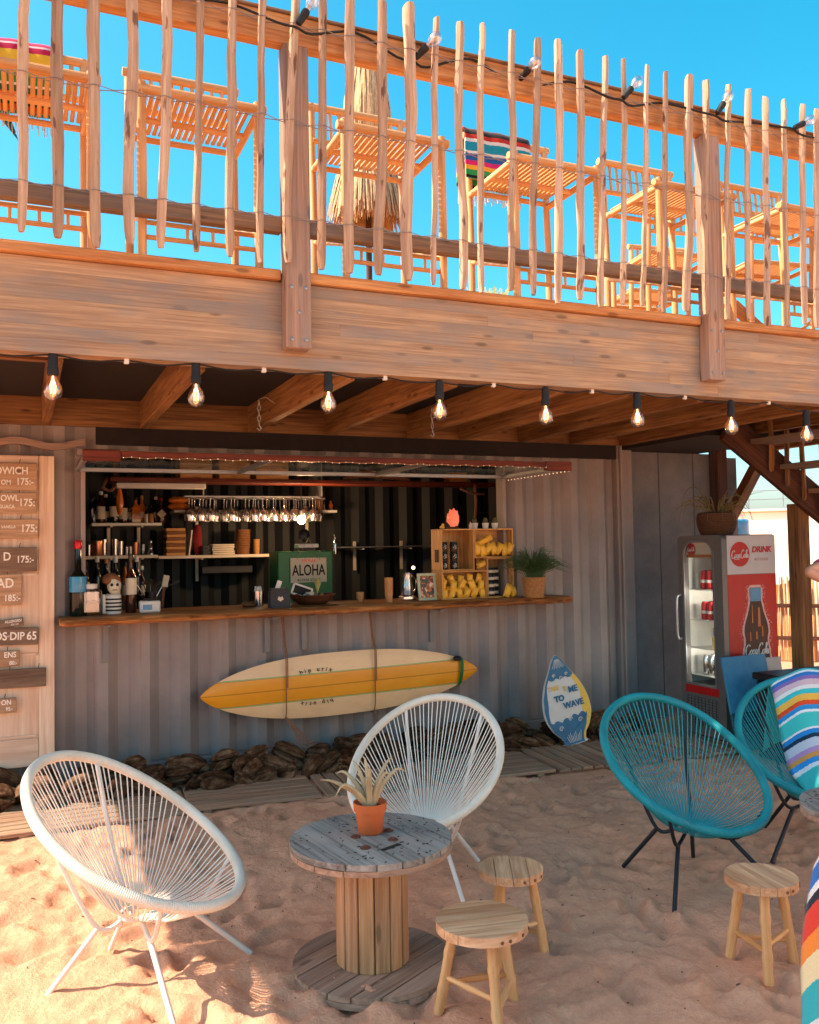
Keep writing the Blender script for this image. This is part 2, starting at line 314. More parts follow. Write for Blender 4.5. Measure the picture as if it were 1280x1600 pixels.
# ------------------------------------------------------------------ mesh building
class MB:
    def __init__(s): s.v = []; s.f = []; s.g = []
    def add(s, vs, fs, gs=None):
        b = len(s.v); s.v += [V(x) for x in vs]; s.f += [tuple(b+i for i in q) for q in fs]
        o = (R.random()*9, R.random()*9, R.random()*9)
        s.g += [V(x) for x in gs] if gs is not None else [V(x)+V(o) for x in vs]
        return s
    def hull(s, vs, fs, gs=None):
        c = sum((V(x) for x in vs), V())/len(vs); out = []
        for q in fs:
            a, b, d = V(vs[q[0]]), V(vs[q[1]]), V(vs[q[2]]); n = (b-a).cross(d-a)
            out.append(tuple(q) if n.dot((a+b+d)/3-c) >= 0 else tuple(reversed(q)))
        return s.add(vs, out, gs)
    def box(s, c, d, m=None, ch=0.0, g=None):
        """box centred at c with sizes d; m turns it; ch chamfers the edges"""
        h = [x/2 for x in d]; ax = max(range(3), key=lambda i: d[i]); od = [ax, (ax+1) % 3, (ax+2) % 3]
        vs = []; fs = []; c = V(c)
        if ch <= 0:
            idx = {}
            for sx in (-1, 1):
                for sy in (-1, 1):
                    for sz in (-1, 1): idx[(sx, sy, sz)] = len(vs); vs.append(V((sx*h[0], sy*h[1], sz*h[2])))
            for a in range(3):
                b, e = (a+1) % 3, (a+2) % 3
                for sg in (-1, 1):
                    q = []
                    for p, r in ((-1, -1), (1, -1), (1, 1), (-1, 1)):
                        k = [0]*3; k[a] = sg; k[b] = p; k[e] = r; q.append(idx[tuple(k)])
                    fs.append(tuple(q))
        else:
            idx = {}
            for sx in (-1, 1):
                for sy in (-1, 1):
                    for sz in (-1, 1):
                        sg = (sx, sy, sz)
                        for a in range(3):
                            p = V([sg[i]*(h[i]-(0 if i == a else ch)) for i in range(3)]); idx[(sg, a)] = len(vs); vs.append(p)
            for a in range(3):
                b, e = (a+1) % 3, (a+2) % 3
                for sg in (-1, 1):
                    q = []
                    for p, r in ((-1, -1), (1, -1), (1, 1), (-1, 1)):
                        k = [0]*3; k[a] = sg; k[b] = p; k[e] = r; q.append(idx[(tuple(k), a)])
                    fs.append(tuple(q))
                for p in (-1, 1):
                    for r in (-1, 1):
                        k1 = [0]*3; k1[a] = -1; k1[b] = p; k1[e] = r; k2 = list(k1); k2[a] = 1
                        fs.append((idx[(tuple(k1), b)], idx[(tuple(k1), e)], idx[(tuple(k2), e)], idx[(tuple(k2), b)]))
            for sx in (-1, 1):
                for sy in (-1, 1):
                    for sz in (-1, 1): fs.append(tuple(idx[((sx, sy, sz), a)] for a in range(3)))
        o = V((R.random()*9, R.random()*9, R.random()*9))
        gs = [V((p[od[0]], p[od[1]], p[od[2]]))+o for p in vs] if g is None else g
        if m is not None: vs = [m @ p for p in vs]
        return s.hull([p+c for p in vs], fs, gs)
    def bar(s, a, b, w, t, up=(0, 0, 1), ch=0.0):
        """square bar from a to b, w wide, t thick along up"""
        a, b = V(a), V(b); x = (b-a).normalized(); y = V(up).cross(x).normalized(); z = x.cross(y)
        return s.box((a+b)/2, ((b-a).length, w, t), Matrix((x, y, z)).transposed(), ch)
    def tube(s, path, r, n=8, closed=False, cap=True):
        path = [V(p) for p in path]; k = len(path); rs = r if hasattr(r, '__len__') else [r]*k
        vs = []; fs = []; gs = []; L = 0.0; o = V((R.random()*9, R.random()*9, R.random()*9)); N = None
        for i, p in enumerate(path):
            if closed: t = path[(i+1) % k]-path[i-1]
            else: t = path[min(i+1, k-1)]-path[max(i-1, 0)]
            t.normalize()
            if N is None: N = t.orthogonal().normalized()
            else: N = (N-t*N.dot(t)).normalized()
            B = t.cross(N)
            if i: L += (p-path[i-1]).length
            for j in range(n):
                a = 2*math.pi*j/n; q = (N*math.cos(a)+B*math.sin(a))*rs[i]; vs.append(p+q); gs.append(V((L, math.cos(a)*rs[i], math.sin(a)*rs[i]))+o)
        for i in range(k if closed else k-1):
            i2 = (i+1) % k
            for j in range(n): j2 = (j+1) % n; fs.append((i*n+j, i*n+j2, i2*n+j2, i2*n+j))
        if cap and not closed: fs += [tuple(range(n-1, -1, -1)), tuple((k-1)*n+j for j in range(n))]
        return s.add(vs, fs, gs)
    def lathe(s, prof, n=16, c=(0, 0, 0), m=None):
        vs = []; fs = []; gs = []; c = V(c); o = V((R.random()*9, R.random()*9, R.random()*9)); k = len(prof)
        for i, (r, z) in enumerate(prof):
            for j in range(n):
                a = 2*math.pi*j/n; p = V((r*math.cos(a), r*math.sin(a), z)); vs.append((m @ p if m is not None else p)+c); gs.append(p+o)
        for i in range(k-1):
            for j in range(n): j2 = (j+1) % n; fs.append((i*n+j, i*n+j2, (i+1)*n+j2, (i+1)*n+j))
        if prof[0][0] > 1e-5: fs.append(tuple(range(n-1, -1, -1)))
        if prof[-1][0] > 1e-5: fs.append(tuple((k-1)*n+j for j in range(n)))
        return s.add(vs, fs, gs)
    def prism(s, pts, t, m=None, c=(0, 0, 0)):
        """outline pts (x,y) counter-clockwise, from z=0 to z=t"""
        n = len(pts); vs = [V((x, y, 0)) for x, y in pts]+[V((x, y, t)) for x, y in pts]; o = V((R.random()*9, R.random()*9, R.random()*9))
        fs = [tuple(range(n-1, -1, -1)), tuple(range(n, 2*n))]+[(i, (i+1) % n, n+(i+1) % n, n+i) for i in range(n)]
        gs = [p+o for p in vs]; c = V(c)
        return s.add([(m @ p if m is not None else p)+c for p in vs], fs, gs)
    def grid(s, fn, nu, nv, g=None, closed=False):
        """fn(u,v) -> point, u,v in 0..1"""
        vs = []; gs = []
        for i in range(nu+1):
            for j in range(nv+1): vs.append(fn(i/nu, j/nv)); gs.append((g(i/nu, j/nv) if g else (i/nu, j/nv, 0)))
        fs = [(i*(nv+1)+j, (i+1)*(nv+1)+j, (i+1)*(nv+1)+j+1, i*(nv+1)+j+1) for i in range(nu) for j in range(nv)]
        return s.add(vs, fs, gs)
    def blob(s, c, r, seed=0, rough=.15, nu=12, nv=8, freq=1.5, m=None):
        c = V(c); vs = []; fs = []; gs = []
        for i in range(nv+1):
            th = math.pi*i/nv
            for j in range(nu):
                ph = 2*math.pi*j/nu; d = V((math.sin(th)*math.cos(ph), math.sin(th)*math.sin(ph), math.cos(th)))
                k = 1+rough*noise.noise(d*freq+V((seed*3.1, seed*1.7, 0))); p = V((d.x*r[0], d.y*r[1], d.z*r[2]))*k
                vs.append((m @ p if m is not None else p)+c); gs.append(p+V((seed, seed*2, 0)))
        for i in range(nv):
            for j in range(nu): j2 = (j+1) % nu; fs.append((i*nu+j, (i+1)*nu+j, (i+1)*nu+j2, i*nu+j2))
        return s.add(vs, fs, gs)
    def mesh(s, name, mat, smooth=40, off=None):
        me = bpy.data.meshes.new(name); o = V(off) if off is not None else V((0, 0, 0))
        me.from_pydata([tuple(p-o) for p in s.v], [], s.f)
        at = me.attributes.new('g', 'FLOAT_VECTOR', 'POINT'); at.data.foreach_set('vector', [x for q in s.g for x in q])
        me.materials.append(M[mat] if isinstance(mat, str) else mat)
        if smooth:
            me.shade_smooth()
            try: me.set_sharp_from_angle(angle=rad(smooth))
            except Exception: pass
        me.validate(); me.update(); return me
    def part(s, name, mat, parent, smooth=40, world=False, stuff=False, label=None):
        o = bpy.data.objects.new(name, s.mesh(name, mat, smooth, ORIG(parent) if world else None)); COL.objects.link(o); o.parent = parent
        if stuff: o['kind'] = 'stuff'
        if label: o['label'] = label
        return o
    def top(s, name, mat, label, cat, group=None, smooth=40, base=None, kind=None):
        """a thing that is one mesh; its origin goes to its base"""
        if base is None:
            xs = [p.x for p in s.v]; ys = [p.y for p in s.v]; base = V(((min(xs)+max(xs))/2, (min(ys)+max(ys))/2, min(p.z for p in s.v)))
        o = bpy.data.objects.new(name, s.mesh(name, mat, smooth, base)); COL.objects.link(o); o.location = base
        tag(o, label, cat, group, kind); return o
def ORIG(o):
    p = V((0, 0, 0))
    while o is not None: p = p+V(o.location); o = o.parent
    return p
def tag(o, label=None, cat=None, group=None, kind=None):
    for k, v in (('label', label), ('category', cat), ('group', group), ('kind', kind)):
        if v: o[k] = v
    return o
def thing(name, label, cat, loc=(0, 0, 0), rz=0.0, group=None):
    o = bpy.data.objects.new(name, None); COL.objects.link(o); o.empty_display_size = .1
    o.location = loc; o.rotation_euler = (0, 0, rz); return tag(o, label, cat, group)
def dup(src, loc, rz=None, label=None, group=None, parent=None):
    c = src.copy(); COL.objects.link(c); c.parent = parent
    if loc is not None: c.location = loc
    if rz is not None: c.rotation_euler = (0, 0, rz)
    if label: c['label'] = label
    if group: c['group'] = group
    for ch in list(src.children): dup(ch, None, parent=c)
    return c
def again(src, loc=None, rot=None, sc=None, parent=None):
    c = src.copy(); COL.objects.link(c); c.parent = parent if parent is not None else src.parent
    if loc is not None: c.location = loc
    if rot is not None: c.rotation_euler = rot
    if sc is not None: c.scale = sc
    return c
FACE = Matrix(((1, 0, 0), (0, 0, -1), (0, 1, 0)))      # flat work (x, y) stood up in the wall plane, facing the viewer's side
def lettering(s, size, loc, mat, parent, name='lettering', align='CENTER', m=None, depth=.0015, shear=0.0, sx=1.0, bold=0.0):
    cu = bpy.data.curves.new('t', 'FONT'); cu.body = s; cu.size = size; cu.align_x = align; cu.align_y = 'CENTER'; cu.extrude = depth; cu.resolution_u = 3; cu.shear = shear; cu.offset = bold
    t = bpy.data.objects.new('t', cu); COL.objects.link(t); bpy.context.view_layer.update()
    me = bpy.data.meshes.new_from_object(t.evaluated_get(bpy.context.evaluated_depsgraph_get()))
    bpy.data.objects.remove(t); bpy.data.curves.remove(cu)
    mm = FACE if m is None else m; l = V(loc)
    for v in me.vertices: p = V(v.co); p.x *= sx; v.co = mm @ p + l
    at = me.attributes.new('g', 'FLOAT_VECTOR', 'POINT'); at.data.foreach_set('vector', [x for v in me.vertices for x in v.co])
    me.materials.clear(); me.materials.append(M[mat]); me.name = name
    o = bpy.data.objects.new(name, me); COL.objects.link(o); o.parent = parent; return o
def RZ(a): return Matrix.Rotation(a, 3, 'Z')
def RX(a): return Matrix.Rotation(a, 3, 'X')
def RY(a): return Matrix.Rotation(a, 3, 'Y')
def smoothpath(pts, k=6, closed=False):
    """Catmull-Rom through the points"""
    pts = [V(p) for p in pts]; n = len(pts); out = []
    for i in range(n if closed else n-1):
        p0 = pts[(i-1) % n] if closed else pts[max(i-1, 0)]; p1 = pts[i]; p2 = pts[(i+1) % n]; p3 = pts[(i+2) % n] if closed else pts[min(i+2, n-1)]
        for j in range(k):
            t = j/k; out.append(.5*((2*p1)+(p2-p0)*t+(2*p0-5*p1+4*p2-p3)*t*t+(3*p1-p0-3*p2+p3)*t**3))
    if not closed: out.append(pts[-1])
    return out
# ================================================================== the setting
# ---- sand: one sheet, fine near the camera, reaching the horizon
def axis(lo, hi, step, far):
    a = []; x = lo
    while x <= hi+1e-6: a.append(x); x += step
    st = step; x = hi
    while x < far: st *= 1.35; x += st; a.append(x)
    st = step; x = lo; b = []
    while x > -far: st *= 1.35; x -= st; b.append(x)
    return b[::-1]+a
DENTS = [(R.uniform(-1.2, 4.8), R.uniform(-5.2, -1.0), R.uniform(0, 3.14), R.uniform(.03, .06), R.uniform(1.3, 2.4), R.uniform(.012, .030)) for _ in range(760)]
CELL = {}
for d in DENTS:
    for ix in range(int((d[0]-.4)//.5), int((d[0]+.4)//.5)+1):
        for iy in range(int((d[1]-.4)//.5), int((d[1]+.4)//.5)+1): CELL.setdefault((ix, iy), []).append(d)
def sand_z(x, y):
    fade = max(0.0, min(1.0, 1.6-max(abs(x-1.8)-3.2, abs(y+2.8)-2.2, 0)))
    z = .022*noise.noise(V((x*2.1, y*2.1, 3)))+.012*noise.noise(V((x*5.5, y*5.5, 7)))+.014*(.4-abs(noise.noise(V((x*8, y*8, 1)))))+.008*noise.noise(V((x*19, y*19, 4)))
    for dx, dy, a, r, e, h in CELL.get((int(x//.5), int(y//.5)), ()):
        u = ((x-dx)*math.cos(a)+(y-dy)*math.sin(a))/(r*e); w = (-(x-dx)*math.sin(a)+(y-dy)*math.cos(a))/r; q = u*u+w*w
        if q < 7: z += h*(-math.exp(-q*q*.9)+.5*math.exp(-(math.sqrt(q)-1.35)**2*7)*(.6+.8*noise.noise(V((x*14, y*14, dx)))))
    return z*(.25+.75*fade)-.012
ax_, ay_ = axis(-.9, 4.7, .021, 900), axis(-4.9, -.6, .021, 900)
vs = [(x, y, sand_z(x, y)) for x in ax_ for y in ay_]; ny = len(ay_)
mb = MB(); mb.add(vs, [(i*ny+j, (i+1)*ny+j, (i+1)*ny+j+1, i*ny+j+1) for i in range(len(ax_)-1) for j in range(ny-1)], vs)
o = bpy.data.objects.new('sand', mb.mesh('sand', 'sand', 180)); COL.objects.link(o); o['kind'] = 'structure'; o['label'] = 'pale beach sand trodden all over with footprints'

# ---- shipping container that houses the bar
XL, XR, CT = -1.15, 4.94, 2.47
WX0, WX1, WZ0, WZ1 = .36, 3.625, 1.135, 2.26
cont = thing('shipping_container', 'grey corrugated shipping container with a wide bar hatch cut in its side', 'container', (1.9, 1.2, 0))
def corr(mb, x0, x1, z0, z1, Y=0.0, flip=1, phase=.516, pitch=.275, dep=.058):
    k = []
    n0 = int((x0-phase)//pitch)-1; x = phase+n0*pitch
    while x < x1+pitch:
        for dx, dd in ((0, 0), (.068, 1), (.140, 1), (.208, 0)): k.append((x+dx, dd*dep))
        x += pitch
    def at(xx):
        for (a, da), (b, db) in zip(k, k[1:]):
            if a <= xx <= b: return da+(db-da)*(xx-a)/(b-a)
        return 0
    pts = [(x0, at(x0))]+[(a, d) for a, d in k if x0 < a < x1]+[(x1, at(x1))]
    vs = []
    for z in (z0, z1): vs += [(a, Y+flip*d, z) for a, d in pts]
    n = len(pts); fs = [(i, i+1, n+i+1, n+i) for i in range(n-1)]
    if flip < 0: fs = [tuple(reversed(q)) for q in fs]
    mb.add(vs, fs); return mb
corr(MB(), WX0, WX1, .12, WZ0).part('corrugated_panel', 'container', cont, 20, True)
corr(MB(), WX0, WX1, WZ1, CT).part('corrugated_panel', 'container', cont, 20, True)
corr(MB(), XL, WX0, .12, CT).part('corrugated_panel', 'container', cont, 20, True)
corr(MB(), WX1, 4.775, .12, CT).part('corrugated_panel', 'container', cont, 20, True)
MB().box((4.858, .04, 1.24), (.164, .12, 2.46), ch=.012).part('corner_post', 'container', cont, 30, True)
MB().box((4.80, -.035, 1.24), (.02, .03, 2.44), ch=.004).part('corner_flange', 'container', cont, 30, True)
MB().box((1.85, .03, .06), (5.9, .1, .12), ch=.01).part('bottom_rail', 'container', cont, 30, True)
MB().box((2.6, -.012, 2.385), (4.32, .05, .14), ch=.006).part('shade_strip', 'darkceil', cont, 30, True)  # dark strip put in for the shade on the wall under the deck
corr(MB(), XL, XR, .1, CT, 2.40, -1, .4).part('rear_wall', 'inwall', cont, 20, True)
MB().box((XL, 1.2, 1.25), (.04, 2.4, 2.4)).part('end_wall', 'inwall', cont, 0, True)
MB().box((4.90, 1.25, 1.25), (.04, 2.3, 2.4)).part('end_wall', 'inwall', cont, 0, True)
MB().box((1.9, 1.25, .1), (6.0, 2.25, .05)).part('floor', 'darkwood', cont, 0, True)
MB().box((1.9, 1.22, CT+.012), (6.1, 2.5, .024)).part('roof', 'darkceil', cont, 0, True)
fr = MB()                                   # steel frame round the hatch
fr.box(((WX0+WX1)/2, .03, WZ1+.0), (WX1-WX0+.08, .1, .04)); fr.box((WX0-.004, .03, 1.69), (.03, .11, 1.06)); fr.box((WX1+.004, .03, 1.69), (.03, .11, 1.06))
fr.part('hatch_frame', 'container', cont, 0, True)
# grey flat wall beside the container, its timber post and brace
fw = thing('plywood_wall', 'flat grey painted wall panels right of the container behind the fridge', 'wall', (5.4, .1, 0))
for i, (a, b) in enumerate(((4.95, 5.30), (5.305, 5.70), (5.705, 5.90))):
    MB().box(((a+b)/2, .09, 1.2), (b-a-.003, .03, 2.4), ch=.003).part('panel', 'flatwall', fw, 30, True)
tp = thing('timber_post', 'brown timber post with diagonal brace behind the potted plant', 'post', (5.98, .05, 0))
MB().box((5.98, .05, 1.25), (.12, .12, 2.5), ch=.006).part('upright', 'darkwood', tp, 30, True)
MB().bar((6.0, -.03, 1.75), (6.44, -.03, 2.36), .09, .11, (0, 1, 0), .005).part('brace', 'joist', tp, 30, True)
MB().box((6.16, .12, 1.2), (.2, .03, 2.35), ch=.003).part('panel', 'flatwall', tp, 30, True)

# ---- upper terrace: beam, joists, ledger, deck
BF, BB, BZ0, BZ1 = -2.30, -2.20, 2.447, 2.862       # beam front, back, bottom, top
DZ = 2.945
deck = thing('roof_terrace', 'timber roof terrace carried by a deep weathered front beam over the bar', 'terrace', (2.2, -1.2, 2.4))
NL = 7; lh = (BZ1-BZ0)/NL                             # glued lamellas, staggered butt joints
for k in range(NL):
    xs_ = [-2.1]; 
    while xs_[-1] < 6.7: xs_.append(min(6.7, xs_[-1]+R.uniform(3.5, 8.0)))
    for a, b in zip(xs_, xs_[1:]):
        if b-a > .02: MB().box(((a+b)/2, (BF+BB)/2+R.uniform(-.0006, .0006), BZ0+(k+.5)*lh), (b-a-.0008, BB-BF, lh-.0003), ch=.0006).part('beam_lamella', 'beam', deck, 30, True)
for a, b in ((-2.1, 1.123), (1.257, 3.68), (3.815, 6.7)):
    MB().box(((a+b)/2, BF+.028, BZ1+.028), (b-a-.004, .13, .05), ch=.006).part('edge_board', 'pine', deck, 30, True)
for x in (-1.7, -1.1, -.5, .125, .755, 1.51, 2.095, 2.77, 3.23, 3.78, 4.285, 4.80, 5.35, 5.9, 6.5):
    MB().box((x, (BB-.06)/2, 2.525), (.058, -BB-.07, .19), ch=.004).part('joist', 'joist', deck, 30, True)
    MB().box((x+.034, -.085, 2.50), (.004, .05, .1)).part('joist_hanger', 'steelgrey', deck, 0, True)
MB().box((2.3, -.03, 2.535), (8.7, .05, .2), ch=.004).part('ledger', 'joist', deck, 30, True)
MB().box((-.20, -2.02, 2.50), (.585, .045, .075), ch=.003).part('blocking', 'joist', deck, 30, True)
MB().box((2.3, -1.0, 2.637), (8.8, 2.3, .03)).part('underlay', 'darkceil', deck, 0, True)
x = -2.08
while x < 6.65:                                    # deck boards run from the beam to the container
    MB().box((x+.07, .1, DZ-.0125), (.135, 4.5, .025)).part('deck_board', 'pine', deck, 0, True); x += .14
MB().box((2.3, 1.1, 2.78), (8.8, .1, .27)).part('bearer', 'joist', deck, 0, True)

# ---- railing: posts, rails, cleft chestnut pickets tied with wire
rail = thing('picket_railing', 'cleft chestnut picket railing along the edge of the roof terrace', 'railing', (2.2, -2.4, 2.5))
for x in (-1.39, 1.19, 3.747, 6.3):
    MB().box((x, -2.345, 3.265), (.125, .085, 1.47), ch=.005).part('post', 'post', rail, 30, True)
    for dx, dz in ((-.035, 2.82), (.035, 2.82), (0, 2.70), (-.035, 2.57), (.035, 2.57)): MB().lathe([(.009, 0), (.009, .004), (.005, .006), (0, .006)], 8, (x+dx, -2.3875, dz), FACE).part('bolt', 'steelgrey', rail, 40, True)
MB().box((2.3, -2.335, 4.078), (8.8, .07, .15), ch=.006).part('shade_strip', 'pine', rail, 30, True)
MB().box((2.3, -2.335, 4.158), (8.8, .10, .012), ch=.003).part('rail_cap', 'greyrail', rail, 30, True)
for a, b in ((-2.1, -1.455), (-1.325, 1.125), (1.255, 3.682), (3.812, 6.235)):
    MB().box(((a+b)/2, -2.325, 3.128), (b-a, .06, .075), ch=.005).part('bottom_rail', 'greyrail', rail, 30, True)
PK = [(41, None, 32, 362), (89, None, 88, 371), (149, None, 150, 386), (208, None, 204, 382), (261, None, 256, 388), (314, None, 306, 393), (366, None, 361, 401), (412, None, 407, 411),
      (461, None, 452, 411), (505, None, 502, 421), (551, None, 547, 427), (597, 0, 594, 430), (640, 7, 638, 438), (680, 27, 677, 445), (717, 33, 722, 452), (752, 37, 753, 457), (800, 46, 797, 454),
      (838, 60, 833, 461), (874, 64, 870, 474), (908, 80, 906, 468), (946, 88, 940, 480), (974, 92, 973, 475), (1013, 102, 1005, 478), (1042, 112, 1037, 488), (1077, 118, 1075, 486),
      (1104, 124, 1103, 491), (1138, 131, 1136, 499), (1168, 138, 1167, 499), (1197, 152, 1200, 509), (1223, 156, 1229, 509), (1253, 162, 1256, 506), (1278, 171, 1278, 512)]
PY = -2.425
spec = []
for xt, yt, xb, yb in PK:
    b = P(xb, yb, Y=PY)
    if yt is None: t = P(xt, 20, Y=PY); t = V((t.x+(t.x-b.x)*.1, PY, R.uniform(4.36, 4.46)))
    else: t = P(xt, yt, Y=PY)
    spec.append((b, t))
for k in range(1, 13): x = spec[0][0].x-.17*k+.0; spec.append((V((x, PY, R.uniform(2.99, 3.03))), V((x+R.uniform(-.03, .03), PY, R.uniform(4.35, 4.46)))))
xe = max(s[0].x for s in spec)
for k in range(1, 12): x = xe+.165*k; spec.append((V((x, PY, R.uniform(2.99, 3.03))), V((x+R.uniform(-.03, .03), PY, R.uniform(4.35, 4.46)))))
def picket(b, t, seed):
    n = 13; w0 = R.uniform(.0175, .0255); us = [0, .018]+[.05+.9*i/8 for i in range(9)]+[.985, 1.0]; path = []; vs = []; gs = []; fs = []; tw = R.uniform(-.5, .5); sides = 6
    rs = [1+R.uniform(-.30, .28) for _ in range(sides)]; o = V((R.random()*9, R.random()*9, R.random()*9))
    for i in range(n):
        u = us[i]; p = b.lerp(t, u)
        p = p+V((.020*noise.noise(V((seed*7.3, u*2.6, 0)))+.005*noise.noise(V((seed, u*9, 3))), .010*noise.noise(V((seed*3.1, u*2.2, 5))), 0))
        k = w0*(1+.24*noise.noise(V((seed*2.2, u*6, 9)))+.12*noise.noise(V((seed*1.2, u*17, 4))))
        if i == 0: k *= .62
        if i == 1: k *= .86
        if i == n-1: k *= .86
        for j in range(sides):
            a = 2*math.pi*j/sides+tw+.3*u; q = V((math.cos(a)*k*rs[j], math.sin(a)*k*rs[j]*.8, 0))
            if i == n-1: q.z = math.cos(a+tw*5)*k*.4
            vs.append(p+q); gs.append(V((u*1.45, q.x, q.y))+o)
    for i in range(n-1):
        for j in range(sides): j2 = (j+1) % sides; fs.append((i*sides+j, i*sides+j2, (i+1)*sides+j2, (i+1)*sides+j))
    fs += [tuple(range(sides-1, -1, -1)), tuple((n-1)*sides+j for j in range(sides))]
    return MB().add(vs, fs, gs)
def mat_picket():
    t = NT('cleft_chestnut_with_bark'); v = t.coord((4, 70, 70)); n1 = t.noise(v, 1, 5, .6, .4); n2 = t.noise(t.coord((1.4, 25, 25)), 1, 3)
    c = t.ramp(t.math('ADD', t.math('MULTIPLY', n1, .6), t.math('MULTIPLY', n2, .4)), [(.32, '#a5826a'), (.5, '#cba688'), (.68, '#e6c8aa')])
    pb = t.ramp(t.noise(t.coord((5.5, 20, 20), (3, 1, 2)), 1, 3, .5), [(.635, (0, 0, 0)), (.67, (1, 1, 1))])
    c = t.mix(pb, c, t.ramp(n1, [(.3, '#6a4634'), (.7, '#a07a60')]))
    c = t.mix(1, c, t.ramp(t.rnd(), [(0, (.62, .57, .54)), (1, (1, 1, 1))]), 'MULTIPLY')
    t.bump(n1, .4, .004); return t.out(c, .8, 0, .25)
M['picket'] = mat_picket()
for i, (b, t) in enumerate(spec): picket(b, t, i+1).part('picket', 'picket', rail, 50, True)
for z, am in ((4.07, .006), (3.60, .012), (3.135, .006)):        # tie wire, two strands woven past each picket
    xs = sorted(((s[0].lerp(s[1], (z-s[0].z)/(s[1].z-s[0].z))) for s in spec), key=lambda p: p.x)
    w = MB()
    for sg in (-1, 1):
        path = []
        for i, p in enumerate(xs):
            zz = z+am*noise.noise(V((p.x*2, z, 1))); path.append(V((p.x, PY+sg*.026, zz)))
            if i < len(xs)-1: q = xs[i+1]; path.append(V(((p.x+q.x)/2, PY+sg*.002, z+am*noise.noise(V((p.x*2+.3, z, 1)))-.004)))
        w.tube(path, .0022, 4)
    w.part('tie_wire', 'wire', rail, 60, True)

# ---- strings of bulbs
def bulb(parent, at, down, lit, tilt=None, glass='bulbglass'):
    """socket and pear-shaped bulb hanging from 'at' along direction tilt"""
    d = V(tilt).normalized() if tilt is not None else V((0, 0, -1))
    m = V((0, 0, 1)).rotation_difference(d).to_matrix()*down; s = down
    MB().lathe([(.008, -.024), (.015, -.02), (.017, .0), (.017, .028), (.0195, .032), (.0195, .052), (.016, .06), (0, .06)], 12, at, m).part('socket', 'cable', parent, 40, True)
    b = MB().lathe([(.012, .058), (.0135, .066), (.018, .074), (.026, .087), (.031, .101), (.0325, .114), (.029, .129), (.019, .141), (.008, .146), (0, .147)], 16, at, m).part('bulb', glass, parent, 60, True)
    f = MB()
    for a in range(5):
        q = a*2*math.pi/5; f.tube([at+m @ V((.004*math.cos(q), .004*math.sin(q), .075)), at+m @ V((.011*math.cos(q), .011*math.sin(q), .095)), at+m @ V((.007*math.cos(q), .007*math.sin(q), .122))], .0016, 4)
    f.tube([at+m @ V((0, 0, .06)), at+m @ V((0, 0, .09))], .004, 6)
    c = f.mesh('filament', lit, 60, ORIG(b)); o = bpy.data.objects.new('filament', c); COL.objects.link(o); o.parent = b
LB = [V((x, -2.36, z)) for x, z in ((-.52, 2.415), (.106, 2.415), (.708, 2.418), (1.337, 2.415), (1.93, 2.395), (2.56, 2.395), (3.165, 2.41), (3.85, 2.39), (4.455, 2.36), (5.05, 2.36))]
LB = [V((p.x*4.125/4.03, -2.275, min(2.425, 1.58+(p.z-1.58)*4.125/4.03))) for p in LB]
st = thing('light_string', 'string of glowing pear-shaped bulbs hung under the front beam', 'string lights', (2.2, -2.36, 2.4))
path = []; clips = []
for i, p in enumerate(LB):
    path.append(p+V((0, 0, .018)))
    if i < len(LB)-1:
        q = (p+LB[i+1])/2; c = V((q.x, -2.275, BZ0-.008)); clips.append(c)
        path += [p.lerp(c, .5)+V((0, .0, -.006)), c, c.lerp(LB[i+1], .5)+V((0, 0, -.004))]
MB().tube(smoothpath(path, 4), .0038, 6).part('cable', 'cable', st, 60, True)
for c in clips: MB().box(c+V((0, .004, 0)), (.022, .02, .028), ch=.003).part('clip', 'white', st, 30, True)
for p in LB: bulb(st, p, 1.25, 'filament')
TB = [(485, 8, (.35, -.1, .6)), (675, 65, (.5, -.5, .5)), (832, 102, (.1, -1, .2)), (992, 132, (.6, -.1, .7)), (1135, 155, (.55, -.1, .8)), (1262, 190, (.8, -.1, .4))]
st2 = thing('rail_light_string', 'string of clear bulbs on black cable along the terrace top rail', 'string lights', (2.2, -2.4, 4.1))
TB = [(P(x, y, Y=-2.475), V(d).normalized()) for x, y, d in TB]
TB = [(p-d*.11, d) for p, d in TB]; TB = [(V((-.2, -2.40, 4.13)), V((.5, 0, .6)).normalized()), (V((.55, -2.40, 4.13)), V((.5, 0, .6)).normalized())]+TB+[(V((5.1, -2.4, 4.12)), V((.5, 0, .6)).normalized())]
path = [V((-1.2, -2.385, 4.15))]
for i, (p, d) in enumerate(TB):
    path += [p+V((-.10, .01, -.01)), p-d*.02, p+V((.07, .01, -.03))]
    if i < len(TB)-1: path.append(V(((p.x+TB[i+1][0].x)/2, -2.388, 4.128)))
MB().tube(smoothpath(path, 4), .0065, 6).part('cable', 'cable', st2, 60, True)
for p, d in TB: bulb(st2, p+d*.02, 1.0, 'wire', d, 'bulbclear')

# ---- stair down from the terrace at the right
stair = thing('timber_stair', 'dark timber stair with hanging pickets descending at the far right', 'stair', (6.5, -1.6, 0))
s0, s1 = V((4.92, 0, 2.455)), V((8.55, 0, .13))
dv = (s1-s0).normalized(); nv = V((-dv.z, 0, dv.x))
for yy in (-1.2, -2.05):
    if yy < -1.5: continue
    MB().bar(s0+V((0, yy, 0)), s1+V((0, yy, 0)), .05, .24, (dv.z*-1, 0, dv.x), .004).part('stringer', 'darkwood', stair, 30, True)
MB().bar(s0+V((0, -2.15, 0)), s1+V((0, -2.15, 0)), .05, .24, (dv.z*-1, 0, dv.x), .004).part('stringer', 'darkwood', stair, 30, True)
for i in range(12):
    c = s0.lerp(s1, (i+.8)/12.5); MB().box((c.x+.05, -1.70, c.z+.03), (.26, .84, .035), ch=.004).part('tread', 'greyrail', stair, 30, True)
